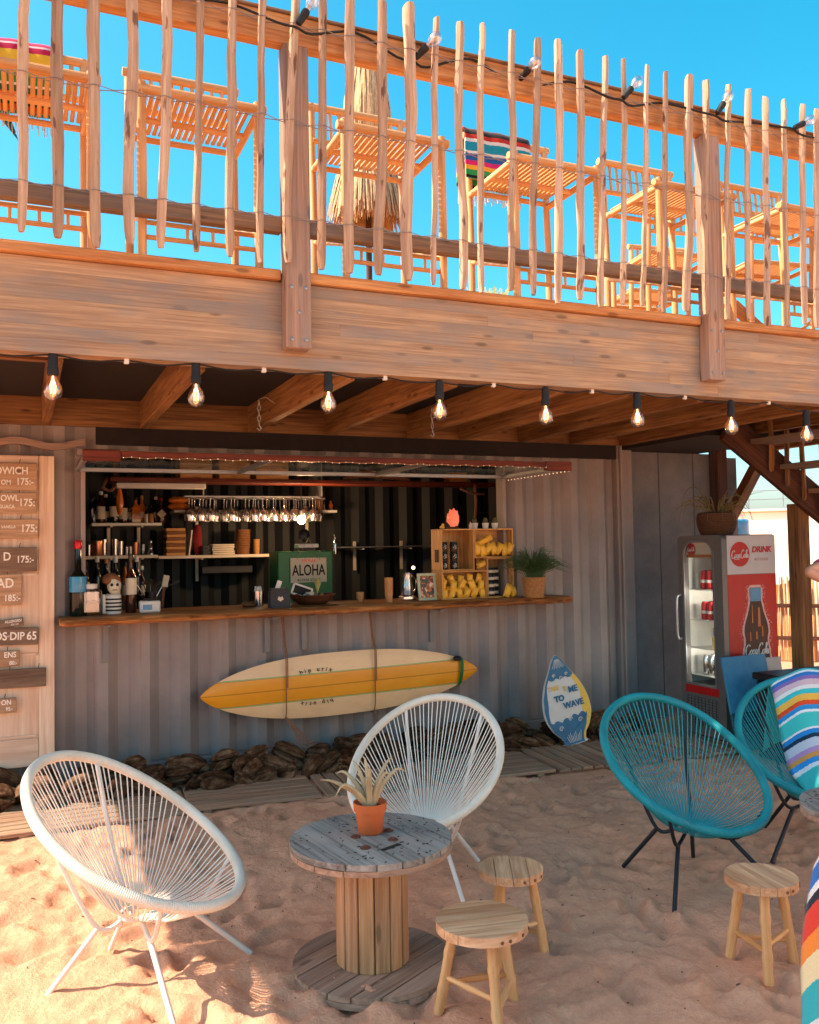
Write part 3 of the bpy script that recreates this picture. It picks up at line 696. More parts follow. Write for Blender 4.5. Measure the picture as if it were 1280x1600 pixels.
for i, x in enumerate((5.30, 5.47, 5.64, 5.83, 6.0, 6.17, 6.34)):
    zc = s0.z+(x-s0.x)*dv.z/dv.x; b = V((x, -1.255, zc-.10)); picket(b, b+V((R.uniform(-.02, .02), 0, 1.2)), 80+i).part('picket', 'joist', stair, 50, True)
MB().box((5.72, -1.11, .93), (.12, .12, 1.88), ch=.006).part('post', 'joist', stair, 30, True)
MB().bar(s0+V((.1, -1.2, .95)), s1+V((.1, -1.2, .95)), .05, .09, (dv.z*-1, 0, dv.x), .004).part('handrail', 'pine', stair, 30, True)
MB().box((5.3, -.5, 2.42), (.95, 1.2, .04)).part('landing_soffit', 'darkceil', stair, 0, True)

# ---- beyond the stair: reed fence, white wall, far rails
rf = thing('reed_fence', 'sunlit golden reed screen fence behind the fridge', 'fence', (9.6, 1.9, 0))
f = MB(); a0, a1 = V((7.5, 4.0, 0)), V((11.8, -.3, 0))
for i in range(420):
    u = (i+R.random())/420; p = a0.lerp(a1, u)+V((0, R.uniform(-.03, .03), 0)); h = R.uniform(.98, 1.13)
    f.tube([p, p+V((R.uniform(-.02, .02), 0, h*.5)), p+V((R.uniform(-.03, .03), R.uniform(-.01, .01), h))], R.uniform(.008, .013), 5)
f.part('reeds', 'bamboo', rf, 60, True, stuff=True)
for z in (.3, .72): MB().bar(a0+V((-.04, -.04, z)), a1+V((-.04, -.04, z)), .03, .05).part('batten', 'darkwood', rf, 30, True)
ww = thing('white_wall', 'long sunlit white rendered wall in the distance beyond the reed fence', 'wall', (17.1, 10.4, 0), rad(-45))
MB().box((0, 0, 1.15), (22, .4, 2.3), ch=.03).part('wall', 'farwhite', ww, 30); MB().box((0, -.03, 2.33), (22, .6, .06), ch=.02).part('coping', 'farwhite', ww, 30)
fr2 = thing('far_scaffold_rail', 'thin metal railing standing on the far white wall', 'railing', (17.1, 10.4, 2.36), rad(-45))
for i in range(12): MB().box((-4.4+i*.8, 0, .24), (.02, .02, .48)).part('upright', 'steelgrey', fr2, 0)
for z in (.25, .47): MB().box((0, -.024, z), (8.8, .02, .02)).part('bar', 'steelgrey', fr2, 0)
b = MB(); b.lathe([(.0, 0), (.29, 0), (.30, .03), (.285, .28), (.30, .31), (.285, .58), (.30, .61), (.29, .88), (.27, .9), (0, .9)], 20, (P(1162, 823, Y=3.0).x-.30, 3.0, P(1162, 812, Y=3.0).z-.9)); b.top('plastic_barrel', 'liquidblue', 'bright blue plastic barrel glimpsed above the fridge', 'barrel')
MB().box((P(1162, 823, Y=3.0).x-.30, 3.0, (P(1162, 812, Y=3.0).z-.9)/2-.005), (.8, .8, P(1162, 812, Y=3.0).z-.91), ch=.01).top('barrel_plinth', 'farwhite', 'white plinth under the blue barrel behind the fridge', 'plinth')

# ---- white block added behind the camera at right to bounce sunlight onto the sand
bh = thing('bounce_block', 'unseen white two storey block added behind the camera to bounce sunlight', 'added building', (9.2, -12.6, 0))
MB().box((0, 0, 2.7), (5.0, 12.0, 5.4), ch=.03).part('wall', 'farwhite', bh, 30); MB().box((0, 0, 5.5), (5.6, 12.6, .2), ch=.03).part('roof', 'greyrail', bh, 30)
for zz in (.95, 3.55):
    for k in range(4):
        w = MB().box((-2.51, -4.2+k*2.8, zz+.55), (.06, 1.0, 1.3), ch=.01).part('window', 'white', bh, 30); MB().box((-2.545, -4.2+k*2.8, zz+.55), (.01, .84, 1.14)).part('pane', 'pane', w, 0)

# ---- unseen canopy left of the terrace, added to throw the shade on the sand
can = thing('added_canopy', 'unseen flat timber canopy on tall posts, added to shade the sand', 'canopy', (-2.8, -3.6, 0))
CX0, CX1, CY0, CY1, CZ = -4.15, -1.25, -3.7, -1.9, 5.0
MB().box(((CX0+CX1)/2, (CY0+CY1)/2, CZ), (CX1-CX0, CY1-CY0, .05), ch=.01).part('roof', 'greyrail', can, 30, True)
MB().box((-2.2, CY0-.352, CZ), (1.9, .70, .05), ch=.01).part('roof', 'greyrail', can, 30, True)  # second panel, added to keep the cream chair in shade
for x in (CX0+.1, CX1-.1):
    MB().bar((x, CY0+.03, CZ-.09), (x, 1.7, CZ-.09), .08, .12, ch=.006).part('beam', 'post', can, 30, True)
    for y in (CY0+.1, 1.6): MB().box((x, y, (CZ-.15)/2), (.1, .1, CZ-.152), ch=.006).part('post', 'post', can, 30, True)
# ================================================================== front of the container
# ---- menu door with hanging price boards
door = thing('menu_door', 'tall whitewashed panelled door hung with wooden menu boards beside the hatch', 'door', (-.22, -.08, .19))
DX0, DX1, DZ0, DZ1 = -.62, .173, .195, 2.222
MB().box(((DX0+DX1)/2, -.062, (DZ0+DZ1)/2), (DX1-DX0, .03, DZ1-DZ0), ch=.003).part('panel_board', 'door', door, 30, True)
for x, w in ((DX0+.05, .10), (DX1-.047, .094)): MB().box((x, -.084, (DZ0+DZ1)/2), (w, .016, DZ1-DZ0), ch=.003).part('stile', 'door', door, 30, True)
for z, h in ((DZ0+.09, .18), (.98, .10), (1.50, .09), (DZ1-.05, .10)): MB().box(((DX0+DX1)/2, -.0835, z), (DX1-DX0-.195, .015, h), ch=.003).part('cross_rail', 'door', door, 30, True)
for z0, z1 in ((.39, .92), (1.04, 1.44), (1.56, 2.10)):
    for x0, x1 in ((-.515, -.24), (-.20, .07)):
        m = MB(); t = .014
        for a, b in (((x0, z0), (x1, z0)), ((x1, z0), (x1, z1)), ((x1, z1), (x0, z1)), ((x0, z1), (x0, z0))): m.bar((a[0], -.080, a[1]), (b[0], -.080, b[1]), t, t, (0, 1, 0))
        m.part('moulding', 'door', door, 30, True)
def sign(x0, z0, x1, z1, mat, lines, label, tilt=0.0, hooks=1, th=.018):
    c = V(((x0+x1)/2, -.115, (z0+z1)/2)); t = thing('menu_board', label, 'sign', c, 0, 'menu boards on the door'); t.rotation_euler = (0, tilt, 0)
    w, h = x1-x0, z1-z0; MB().box((0, 0, 0), (w, th, h), ch=.003).part('board', mat, t, 30)
    for k in range(hooks):
        hx = w*(.30-.0*k) if hooks == 1 else w*(.12+.3*k)
        MB().tube([(hx, .004, h/2-.005), (hx, -.004, h/2+.012), (hx+.004, .006, h/2+.028)], .0022, 5).part('hook', 'darkmetal', t, 60)
    for s, size, dx, dz in lines: lettering(s, size, (w/2-dx, -th/2-.0012, dz), 'chalk', t, align='RIGHT', bold=size*.02, sx=.84)
    return t
def zx(y, x=60): return P(x, y, Y=-.115).z
def xx(x, y=900): return P(x, y, Y=-.115).x
sign(-.45, zx(766), xx(58, 745), zx(724), 'board', [('DWICH', .068, .052, .035), ('OM', .045, .155, -.04), ('175:-', .062, .02, -.035)], 'topmost menu board lettered DWICH and 175 on the whitewashed door')
sign(-.45, zx(802), xx(57, 785), zx(770), 'board', [('OWL', .055, .105, .030), ('GUACA', .032, .130, -.025), ('175:', .068, .008, .0)], 'menu board lettered OWL GUACA 175, second from the top of the door')
sign(-.45, zx(841), xx(60, 825), zx(811), 'board', [('VANILLA', .026, .135, .012), ('175:', .070, .006, .0)], 'menu board with a large white 175, third from the top of the door')
sign(-.45, zx(893), xx(58, 875), zx(855), 'darkboard', [('D', .075, .155, .02), ('175:-', .062, .018, .0)], 'dark weathered menu board lettered D 175 in the middle of the door')
sign(-.45, zx(944), xx(34, 920), zx(896), 'board', [('AD', .085, .045, .04), ('185:-', .058, .006, -.055)], 'menu board lettered AD 185 below the dark weathered board')
sign(-.30, zx(979), xx(37, 972), zx(967), 'darkboard', [('ALLERGIES?', .024, .008, .010), ('ASK US!', .016, .03, -.012)], 'small tilted board lettered ALLERGIES on the door', -.10, 0)
sign(-.45, zx(1005), xx(60, 992), zx(978), 'darkboard', [('OS', .074, .185, .0), ('WITH', .014, .158, .0), ('DIP', .070, .082, .0), ('65', .074, .008, .0)], 'dark menu board lettered OS DIP 65 on the lower door', .03, 0)
sign(-.40, zx(1038), xx(31, 1026), zx(1014), 'board', [('ENS', .05, .02, .022), ('80:-', .036, .015, -.03)], 'narrow menu board lettered ENS 80 on the lower door')
sign(-.45, zx(1072), xx(72, 1058), zx(1043), 'darkboard', [], 'blank brown wooden board hanging low on the door', .01, 2)
sign(-.40, zx(1110), xx(26, 1098), zx(1087), 'board', [('ON', .045, .03, .02), ('95:-', .032, .022, -.022)], 'lowest menu board lettered ON 95 near the foot of the door')
# wavy pelmet board above the door
pts = []
for i in range(25): u = i/24; pts.append((-.62+u*.985, 2.325+.018*math.sin(u*math.pi*4.4)+.004))
pts2 = [(x, z-.045) for x, z in pts]
o = MB().prism([(x, z) for x, z in pts2]+[(x, z) for x, z in reversed(pts)], .03, FACE, (0, -.03, 0)).top('wavy_board', 'post', 'wavy cut brown board fixed above the menu door', 'board')

# ---- raised glass hatch over the bar
hat = thing('glass_awning', 'raised glazed hatch with red painted edge propped over the bar opening', 'awning', (1.97, -.5, 2.1))
HX0, HX1, HY, HZ = .305, 3.64, -.985, 2.142
MB().box((1.97, HY, HZ+.010), (HX1-HX0-.42, .028, .036), ch=.004).part('front_edge', 'redwood', hat, 30, True)
for x, w in ((HX0+.10, .21), (HX1-.11, .22)): MB().box((x, HY, HZ), (w, .040, .066), ch=.004).part('edge_block', 'redwood', hat, 30, True)
for x in (HX0+.02, 1.42, 2.5, HX1-.02): MB().box((x, -.49, HZ+.0), (.026, .935, .03), ch=.003).part('frame_bar', 'steelgrey', hat, 30, True)
MB().box((1.97, -.02, HZ), (HX1-HX0, .025, .03), ch=.003).part('hinge_bar', 'steelgrey', hat, 30, True)
MB().box((1.97, -.49, HZ+.026), (HX1-HX0-.02, .94, .006)).part('pane', 'pane', hat, 0, True)
dots = MB(); wirep = []
for i in range(64):
    x = HX0+.22+i*(HX1-HX0-.44)/63; p = V((x, HY-.018, HZ-.012+.004*math.sin(i*1.7))); wirep.append(p); dots.blob(p, (.0032,)*3, i, 0, 6, 4)
for i in range(18): p = V((HX1+.004, HY+.03+i*.052, HZ-.030)); wirep.append(p); dots.blob(p, (.005,)*3, i, 0, 6, 4)
dots.part('fairy_lights', 'fairy', hat, 60, True, stuff=True); MB().tube(wirep, .0018, 4).part('fairy_wire', 'copper', hat, 60, True)
# chains that held the hatch
for x, y in ((405, 655), (676, 680)):
    a = P(x, y, Y=-1.5); a.z = 2.43; t = thing('hook_chain', 'steel chain and hook dangling from a joist %s' % ('left of the hanging glasses' if x < 500 else 'above the middle of the hatch'), 'chain', a)
    for k in range(4):
        ring = [V((.009*math.cos(q)*(1 if k % 2 else .15), .009*math.cos(q)*(.15 if k % 2 else 1), -.02-k*.03+.019*math.sin(q))) for q in [i*2*math.pi/10 for i in range(10)]]
        MB().tube(ring, .0025, 5, True).part('link', 'steelgrey', t, 60)
    MB().tube([(0, 0, -.13), (0, 0, -.15), (.012, 0, -.165), (.0, 0, -.18), (-.012, 0, -.165)], .003, 5).part('hook', 'steelgrey', t, 60)
    MB().tube([(0, 0, 0), (.04, -.01, .01), (.09, 0, -.02)], .002, 4).part('wire_end', 'wire', t, 60)

# ---- live-edge counter on steel brackets
ctr = thing('bar_counter', 'long live-edge timber counter slab under the bar hatch', 'counter', (2.15, 0, 1.1))
def slabedge(u):
    return -.30+.022*noise.noise(V((u*6, 0, 0)))+.010*noise.noise(V((u*22, 4, 0)))
n = 120; vs = []; gs = []; fs = []
for i in range(n+1):
    x = .20+3.91*i/n; u = i/n*3.9; e = slabedge(u); zt = 1.152; zb = 1.098+.006*noise.noise(V((u*5, 9, 0)))
    if i == 0 or i == n: e += .03
    for y, z in ((.42, zb), (.42, zt), (e+.035, zt), (e+.012, zt-.007), (e, zt-.025+.008*noise.noise(V((u*9, 2, 1)))), (e+.012+.01*noise.noise(V((u*14, 1, 1))), zb+.008), (e+.05, zb)): vs.append((x, y, z)); gs.append((u, y, z))
k = 7
for i in range(n):
    for j in range(k): j2 = (j+1) % k; fs.append((i*k+j, i*k+j2, (i+1)*k+j2, (i+1)*k+j))
fs += [tuple(range(k-1, -1, -1)), tuple(n*k+j for j in range(k))]
mbx = MB(); mbx.add(vs, [tuple(reversed(q)) for q in fs], gs); mbx.part('slab', 'slab', ctr, 50, True)
for x in (.50, 1.62, 1.90, 2.95): 
    m = MB(); m.box((x, -.022, .96), (.04, .012, .27), ch=.002); m.box((x, -.13, 1.088), (.04, .2, .012), ch=.002); m.part('bracket', 'container', ctr, 30, True)

# ---- surfboard strapped under the counter
a, b = P(313, 1090, Y=-.13), P(746, 1045, Y=-.13)
sb = thing('surfboard', 'cream longboard with broad orange stripe and green pinlines roped below the counter', 'surfboard', (a+b)/2); L = (b-a).length; tilt = math.atan2(b.z-a.z, b.x-a.x); sb.rotation_euler = (0, -tilt, 0)
def sw(u):   # half width along the board, u -1 nose(left) .. 1 tail
    w = .232*max(0.0, 1-abs((u+.06)/(.94 if u < -.06 else 1.06))**2.5)**.72; return max(w, .002)
def surf(side):
    def fn(u, v):
        U = -math.cos(u*math.pi); w = sw(U); y = (v*2-1); t = .034*max(.0, 1-abs(U)**3)**.5*(1-abs(y)**2.6)+.0005
        return V((U*L/2, -side*t, y*w))
    return fn
m = MB(); gf = lambda u, v: (-math.cos(u*math.pi)*L/2, (v*2-1)*sw(-math.cos(u*math.pi)), 0)
m.grid(surf(1), 60, 16, gf); k0 = len(m.f); m.grid(surf(-1), 60, 16, gf)
m.f = m.f[:k0]+[tuple(reversed(q)) for q in m.f[k0:]]
m.part('board', 'surf', sb, 60)
for s, up in (('hip utix', 1), ('hip utix', -1)):
    for i, ch in enumerate(s):
        if ch == ' ': continue
        q = (i-3.5)*.125; x0 = -.255+.14*math.sin(q)*1.9; z0 = up*(.078+.045*math.cos(q*1.6)); mm = FACE @ RZ(-q*1.2+(0 if up > 0 else math.pi))
        if up < 0: x0 = -.255-.14*math.sin(q)*1.9; mm = FACE @ RZ(-q*1.2+math.pi)
        lettering(ch, .045, (x0, -.033-.002, z0), 'ink', sb, 'letter', m=mm, depth=.002)
coil = MB()
for kx in range(4):
    path = []
    for i in range(20):
        q = i*2*math.pi/20; U = .845+.010*kx; w = sw(U); path.append(V((U*L/2+.012*math.sin(q)-.004*kx, -(.042)*math.cos(q), (w+.010)*math.sin(q))))
    coil.tube(path, .0042, 5, True)
coil.part('leash', 'green', sb, 60); MB().blob((.82*L/2, -.04, sw(.83)*.95), (.035, .03, .02), 3, .3).part('leash_cuff', 'black', sb, 60)
for x, pa, nm in ((447, 0, 'left'), (586, 1, 'right')):
    c = P(x, 1070, Y=-.17); r = MB()
    r.tube(smoothpath([(c.x, -.07, 1.1), (c.x+.003, -.12, .90), (c.x, -.178, .80), (c.x-.002, -.182, .58), (c.x, -.17, .40), (c.x+.004, -.10, .335), (c.x, -.03, .36)], 5), .0045, 6)
    r.tube(smoothpath([(c.x+.015, -.06, 1.1), (c.x+.012, -.12, .9), (c.x+.012, -.176, .80), (c.x+.010, -.182, .58)], 5), .004, 5)
    if not pa:
        for q in range(5): r.tube(smoothpath([(c.x, -.16, .37), (c.x+.05+.012*q, -.2, .26), (c.x+.11+.02*q, -.24, .13+.01*q)], 4), .0035, 5)
    else: r.tube([(c.x, -.17, .36), (c.x+.02, -.19, .25), (c.x+.03, -.2, .2)], .005, 5)
    r.top('rope', 'rope', 'brown hemp rope holding the surfboard near its %s' % ('nose with a frayed end' if not pa else 'middle'), 'rope')

# ---- little wave sign board leaning on the husks
ws = thing('wave_sign', 'small surfboard-shaped sign with blue waves reading TIME TO WAVE', 'sign', (3.93, -.52, .02)); ws.rotation_euler = (rad(-9), rad(-9), 0)
H = .70; out = []
prof = [(0, .105), (.04, .10), (.10, .115), (.18, .165), (.30, .205), (.42, .212), (.55, .195), (.70, .150), (.84, .085), (.93, .045), (.98, .016), (1.0, .0)]
rt = [(w, h*H) for h, w in prof]; lf = [(-w, h*H) for h, w in reversed(prof[:-1])]
outl = [V((x, y, 0)) for x, y in rt+lf]; sm = smoothpath(outl, 3, True)
MB().prism([(p.x, p.y) for p in sm], .02, FACE).part('board', 'white', ws, 30)
def inside(y, k=.985):
    h = y/H
    for (h0, w0), (h1, w1) in zip(prof, prof[1:]):
        if h0 <= h <= h1: return k*(w0+(w1-w0)*(h-h0)/(h1-h0))
    return 0
def flat(name, pts, mat, lift=.0225): MB().prism(pts, .002, FACE, (0, -lift+.002, 0)).part(name, mat, ws, 30)
ys = [H*(.03+.89*i/24) for i in range(25)]
flat('yellow_edge', [(inside(y)*.70+.012*math.sin(y*19), y) for y in ys]+[(inside(y), y) for y in reversed(ys)], 'yellow')
flat('blue_edge', [(-inside(y), y) for y in ys]+[(-inside(y)*.84+.008*math.sin(y*23), y) for y in reversed(ys)], 'blue')
ys = [H*(.006+.27*i/14) for i in range(15)]
topw = [(x*.19, .19+.028*abs(math.sin(x*7.5))+.012*math.sin(x*3)) for x in [1-i/10 for i in range(21)]]
flat('blue_wave', [(-inside(y), y) for y in reversed(ys)]+[(inside(y)*.80, y) for y in ys]+[(max(-inside(y), min(x, inside(y)*.8)), y) for x, y in topw], 'blue', .0245)
flat('blue_wave', [(inside(y)*.97, y) for y in [H*(.76+.235*i/8) for i in range(9)]]+[(-inside(y)*.97, y) for y in [H*(.995-.235*i/8) for i in range(9)]]+[(x*.115, H*.755-.022*abs(math.cos(x*4.7))) for x in [-.95+i/10*1.9 for i in range(11)]], 'blue', .0245)
for x, y, r in ((0, .195, .02), (.085, .17, .022), (-.10, .14, .022), (0, .515, .018), (.055, .54, .014), (-.06, .545, .014)):
    MB().tube([V((x+r*(1-i/14)*math.cos(i*.62), -.0265, y+r*(1-i/14)*math.sin(i*.62))) for i in range(13)], .0035, 5).part('foam_curl', 'white', ws, 60)
for i in range(9): MB().tube([V(((i-4)*.012, -.026, .02)), V(((i-4)*.017, -.026, .07+.012*(i % 3)))], .0025, 4).part('foam_line', 'white', ws, 60)
for i in range(9): MB().tube([V(((i-4)*.004, -.026, .665)), V(((i-4)*.014, -.026, .60-.006*(i % 2)))], .002, 4).part('foam_line', 'white', ws, 60)
lettering('TAKE', .052, (-.085, -.0245, .450), 'yellow', ws, bold=.001, sx=.8); lettering('Ti', .056, (.012, -.0245, .428), 'yellow', ws, bold=.001, sx=.8); lettering('ME', .066, (.085, -.0265, .412), 'blueink', ws, bold=.002)
lettering('TO', .062, (-.055, -.0265, .365), 'blueink', ws, bold=.003); lettering('WAVE', .066, (.06, -.0265, .300), 'blueink', ws, bold=.002)
# ---- coconut husks heaped along the foot of the container
def husk_mesh(seed):
    m = MB(); nu, nv = 28, 12; vs = []; gs = []; fs = []
    for i in range(nv+1):
        th = math.pi*i/nv
        for j in range(nu):
            ph = 2*math.pi*j/nu; d = V((math.cos(th), math.sin(th)*math.cos(ph), math.sin(th)*math.sin(ph)))
            k = 1+.14*noise.noise(d*1.7+V((seed*5, 0, 0)))+.06*noise.noise(d*6+V((seed, 3, 0)))
            k -= .55*math.exp(-(d.y/.13)**2)*(1 if d.z > -.2 else .15)          # the split along the husk
            p = V((d.x*.128, d.y*.085, d.z*.068))*k
            vs.append(p); gs.append(p*1.0+V((seed, seed*.3, 0)))
    for i in range(nv):
        for j in range(nu): j2 = (j+1) % nu; fs.append((i*nu+j, i*nu+j2, (i+1)*nu+j2, (i+1)*nu+j))
    m.add(vs, fs, gs); return m.mesh('coconut_husk', 'husk', 50)
HM = [husk_mesh(i) for i in range(6)]
k = 0
for row, (y0, z0, nn) in enumerate(((-.42, .025, 32), (-.27, .035, 32), (-.33, .085, 18), (-.16, .115, 26))):
    for i in range(nn):
        x = -.35+5.1*(i+R.uniform(.1, .9))/nn
        if row == 4 and noise.noise(V((x*1.3, 5, 0))) < -.05: continue
        if row >= 2 and x > 3.2 and R.random() < .25: continue
        if x > 4.75: continue
        o = bpy.data.objects.new('coconut_husk', HM[k % 6]); COL.objects.link(o); k += 1
        s = R.uniform(.72, 1.12); o.location = (x, y0+R.uniform(-.05, .05), z0+R.uniform(-.01, .02)); o.scale = (s, s*R.uniform(.85, 1.1), s*.85)
        o.rotation_euler = (R.uniform(.2, 1.7), R.uniform(-.5, .5), R.uniform(-.9, .9))
        tag(o, 'split brown coconut husk in the heap along the foot of the container', 'coconut husk', 'coconut husks heaped along the container')
# ---- duckboard walkway in front of the husks
MODS = [(-.72, 0), (.10, 0), (.93, 0), (1.76, 1), (2.58, 0), (3.41, 1), (4.24, 1)]
for i, (mx, d) in enumerate(MODS):
    yy = -.60-.085*max(0, mx-.9); wh = ('under the white chair in the sun', 'lit by the sun beside the menu door', 'with lengthwise slats below the surfboard nose', 'with crosswise slats behind the potted aloe', 'with lengthwise slats behind the white chair', 'with crosswise slats before the wave sign', 'with crosswise slats behind the teal chair')
    t = thing('duckboard', 'weathered wooden duckboard '+('at the far left off the menu door' if i == 0 else wh[i]), 'duckboard', (mx+.41, yy, -.026), -.085 if mx > .8 else 0, 'duckboards of the walkway'); n = 9 if d else 8
    for q in range(n):
        if d: MB().box((-.40+.8*(q+.5)/n, 0, .036), (.82/n-.016, .72, .022), ch=.003).part('slat', 'deckplank', t, 30)
        else: MB().box((0, -.35+.70*(q+.5)/n, .036), (.82, .72/n-.016, .022), ch=.003).part('slat', 'deckplank', t, 30)
    for q in (-.3, .3):
        if d: MB().box((0, q, .012), (.78, .05, .024)).part('bearer', 'deckplank', t, 0)
        else: MB().box((q, 0, .012), (.05, .68, .024)).part('bearer', 'deckplank', t, 0)

# ================================================================== inside the bar
SY = 2.12                                                       # shelves on the rear wall
def shelf(x0, y0, x1, y1, depth, mat, label, th=.028, brackets=(), Y=SY):
    a, b = P(x0, y0, Y=Y-depth/2), P(x1, y1, Y=Y-depth/2); z = (a.z+b.z)/2-th/2
    t = thing('wall_shelf', label, 'shelf', ((a.x+b.x)/2, Y, z))
    MB().box(((a.x+b.x)/2, Y, z), (b.x-a.x, depth, th), ch=.003).part('board', mat, t, 30, True)
    for bx, hb in brackets:
        x = P(bx, y0, Y=Y+depth/2).x
        m = MB(); m.box((x, Y+depth/2+.02, z-.09), (.03, .02, .30), ch=.002); m.box((x, Y, z-.02-.0), (.02, depth*.9, .012)); m.part('bracket', 'offwhite', t, 30, True)
    return z+th/2, Y
zA, _ = shelf(143, 815, 253, 819, .30, 'white', 'short white shelf of spirit bottles at the top left of the bar', .026, ((170, 0), (217, 0)))
zB, _ = shelf(133, 868, 247, 868, .30, 'offwhite', 'shelf with copper pot and shakers in the left of the bar', .028, ((170, 0), (217, 0)))
zC, _ = shelf(248, 868, 432, 866, .30, 'offwhite', 'long pale shelf with cup stacks and stacked boxes behind the bar', .028, ((308, 0),))
zD, _ = shelf(272, 798, 527, 796, .30, 'white', 'white shelf right below the hanging wine glasses', .024, ((308, 0), (480, 0)))
zE, _ = shelf(532, 853, 676, 853, .26, 'steelgrey', 'empty thin grey shelf in the dark right half of the bar', .014, ((555, 0), (628, 0)))
a, b = P(316, 886, Y=SY), P(395, 884, Y=SY); MB().box(((a.x+b.x)/2, 2.2, a.z-.03), (b.x-a.x, .14, .07), ch=.006).top('ledge_rack', 'charcoal', 'dark grey rack on the rear wall under the long shelf', 'rack')

def put(px, Y, z):   # base point on a level surface
    v = P(px, 860, Y=Y); return V((v.x, Y, z))
def bottle(px, Y, z, h, r, mat, label, cap=None, lab=None, sq=False, neck=.30, group=None):
    at = put(px, Y, z) if not isinstance(px, V) else px
    t = thing('bottle', label, 'bottle', at, 0, group); hn = h*(1-neck); n = 4 if sq else 14; k = 1.25 if sq else 1
    m = RZ(math.pi/4) if sq else None
    MB().lathe([(0, 0), (r*k*.94, 0), (r*k, .008), (r*k, hn*.82), (r*k*.82, hn*.93), (r*.40, hn*1.05), (r*.34, h*.94), (r*.40, h*.95), (r*.40, h*.985), (0, h*.985)], n, m=m).part('glass', mat, t, 35)
    if lab: MB().lathe([(r*k*1.012, hn*lab[1]), (r*k*1.018, hn*lab[1]+.002), (r*k*1.018, hn*lab[2]), (r*k*1.012, hn*lab[2]+.002)], n, m=m).part('label', lab[0], t, 35)
    if cap: MB().lathe([(0, h*.90), (r*.43, h*.90), (r*.46, h*.91), (r*.46, h*1.0), (r*.40, h*1.015), (0, h*1.015)], 12).part('cap', cap, t, 35)
    return t
bottle(146, SY, zA, .25, .035, 'glass', 'dim clear bottle at the left end of the spirit shelf', 'black')
bottle(158, SY, zA, .29, .038, 'bottlebrown', 'bottle with white stopper and pale label on the spirit shelf', 'white', ('label', .2, .75))
bottle(179, SY, zA, .26, .042, 'bottlegreen', 'squat bottle with wide cream label on the spirit shelf', 'black', ('label', .35, .85))
bottle(193, SY, zA, .22, .038, 'bottlebrown', 'bottle with crinkled pale wrap beside the amber one', None, ('label', .25, .9))
bottle(213, SY, zA, .24, .042, 'amber', 'square amber whisky bottle on the spirit shelf', 'black', ('label', .05, .2), True)
bottle(229, SY, zA, .17, .017, 'bottlegreen', 'thin miniature bottle with white label on the spirit shelf', 'black', ('label', .05, .7))
bottle(237, SY, zA, .18, .020, 'bottlegreen', 'second miniature bottle with tan label on the spirit shelf', 'black', ('kraft', .05, .7))
tb = bottle(252, SY, zA, .23, .045, 'bottlebrown', 'flat round brown bottle with a diamond label on the spirit shelf', 'purple', None)
MB().box((0, -.047, .085), (.062, .004, .062), RY(math.pi/4), .001).part('diamond_label', 'label', tb, 30)
for px_, hh, mt_, cp_, lb_ in ((166, .27, 'bottlegreen', 'white', 'tall green bottle behind the stoppered one on the spirit shelf'), (186, .29, 'bottlebrown', 'black', 'tall brown bottle at the back of the spirit shelf'), (203, .25, 'glass', 'black', 'clear spirit bottle left of the amber whisky'), (222, .26, 'amber', 'kraft', 'slim amber bottle right of the square whisky bottle'), (244, .25, 'bottlegreen', 'label', 'dark bottle behind the diamond label bottle')): bottle(px_, SY+.09, zA, hh, .033, mt_, lb_, cp_, ('label', .3, .6))
for px_, hh, mt_, lb_ in ((163, .15, 'chrome', 'steel bar cup at the back of the left shelf'), (212, .12, 'copper', 'copper cup beside the jiggers'), (224, .10, 'glass', 'small clear tumbler near the turned mill')):
    m = MB(); m.lathe([(0, 0), (.024, 0), (.03, hh*.95), (.03, hh), (.026, hh), (.02, .006), (0, .006)], 14, put(px_, SY+.06, zB)); m.top('bar_cup', mt_, lb_, 'cup')
# rope knot and carved fish hanging over the shelf
k = P(171, 757, Y=1.6); m = MB(); m.tube(smoothpath([k+V((.045*math.cos(q)+.01*math.sin(q*3), .02*math.sin(q*2), .055*math.sin(q))) for q in [i*.9 for i in range(16)]], 4), .014, 7); m.top('rope_knot', 'rope', 'bundle of tan rope hanging at the left of the bar', 'rope')
k = P(187, 781, Y=1.6); m = MB(); m.lathe([(0, -.13), (.012, -.125), (.028, -.08), (.033, -.03), (.026, .04), (.013, .10), (.010, .13), (.016, .14), (0, .15)], 10, k); m.top('carved_float', 'amber', 'long brown carved float hanging beside the rope bundle', 'ornament')
# shelf B
m = MB(); c = put(152, SY, zB); m.lathe([(0, 0), (.05, 0), (.054, .01), (.054, .115), (.062, .117), (.062, .135), (.0, .135)], 18, c); m.top('copper_pot', 'copper', 'round copper pot with lid on the left shelf', 'pot')
for px, h, r, lb in ((139, .10, .02, 'narrow steel cup left of the copper pot'), (180, .15, .026, 'tall steel cocktail shaker right of the copper pot'), (189, .13, .024, 'steel mixing tin beside the tall shaker')):
    m = MB(); m.lathe([(0, 0), (r*.8, 0), (r, h*.85), (r*1.05, h), (r*.95, h), (r*.75, .006), (0, .006)], 14, put(px, SY-.03, zB)); m.top('steel_tumbler', 'chrome', lb, 'tumbler')
for px, lb in ((198, 'left of two small steel jiggers on the shelf'), (204, 'right of two small steel jiggers on the shelf')):
    m = MB(); m.lathe([(0, 0), (.013, 0), (.02, .08), (.018, .08), (.010, .005), (0, .005)], 12, put(px, SY, zB)); m.top('jigger', 'chrome', lb, 'jigger')
m = MB(); m.lathe([(0, 0), (.032, 0), (.034, .02), (.02, .04), (.018, .07), (.026, .085), (.012, .10), (.018, .12), (.012, .14), (0, .145)], 14, put(236, SY, zB)); m.top('pepper_mill', 'chrome', 'small turned steel mill at the end of the left shelf', 'mill')
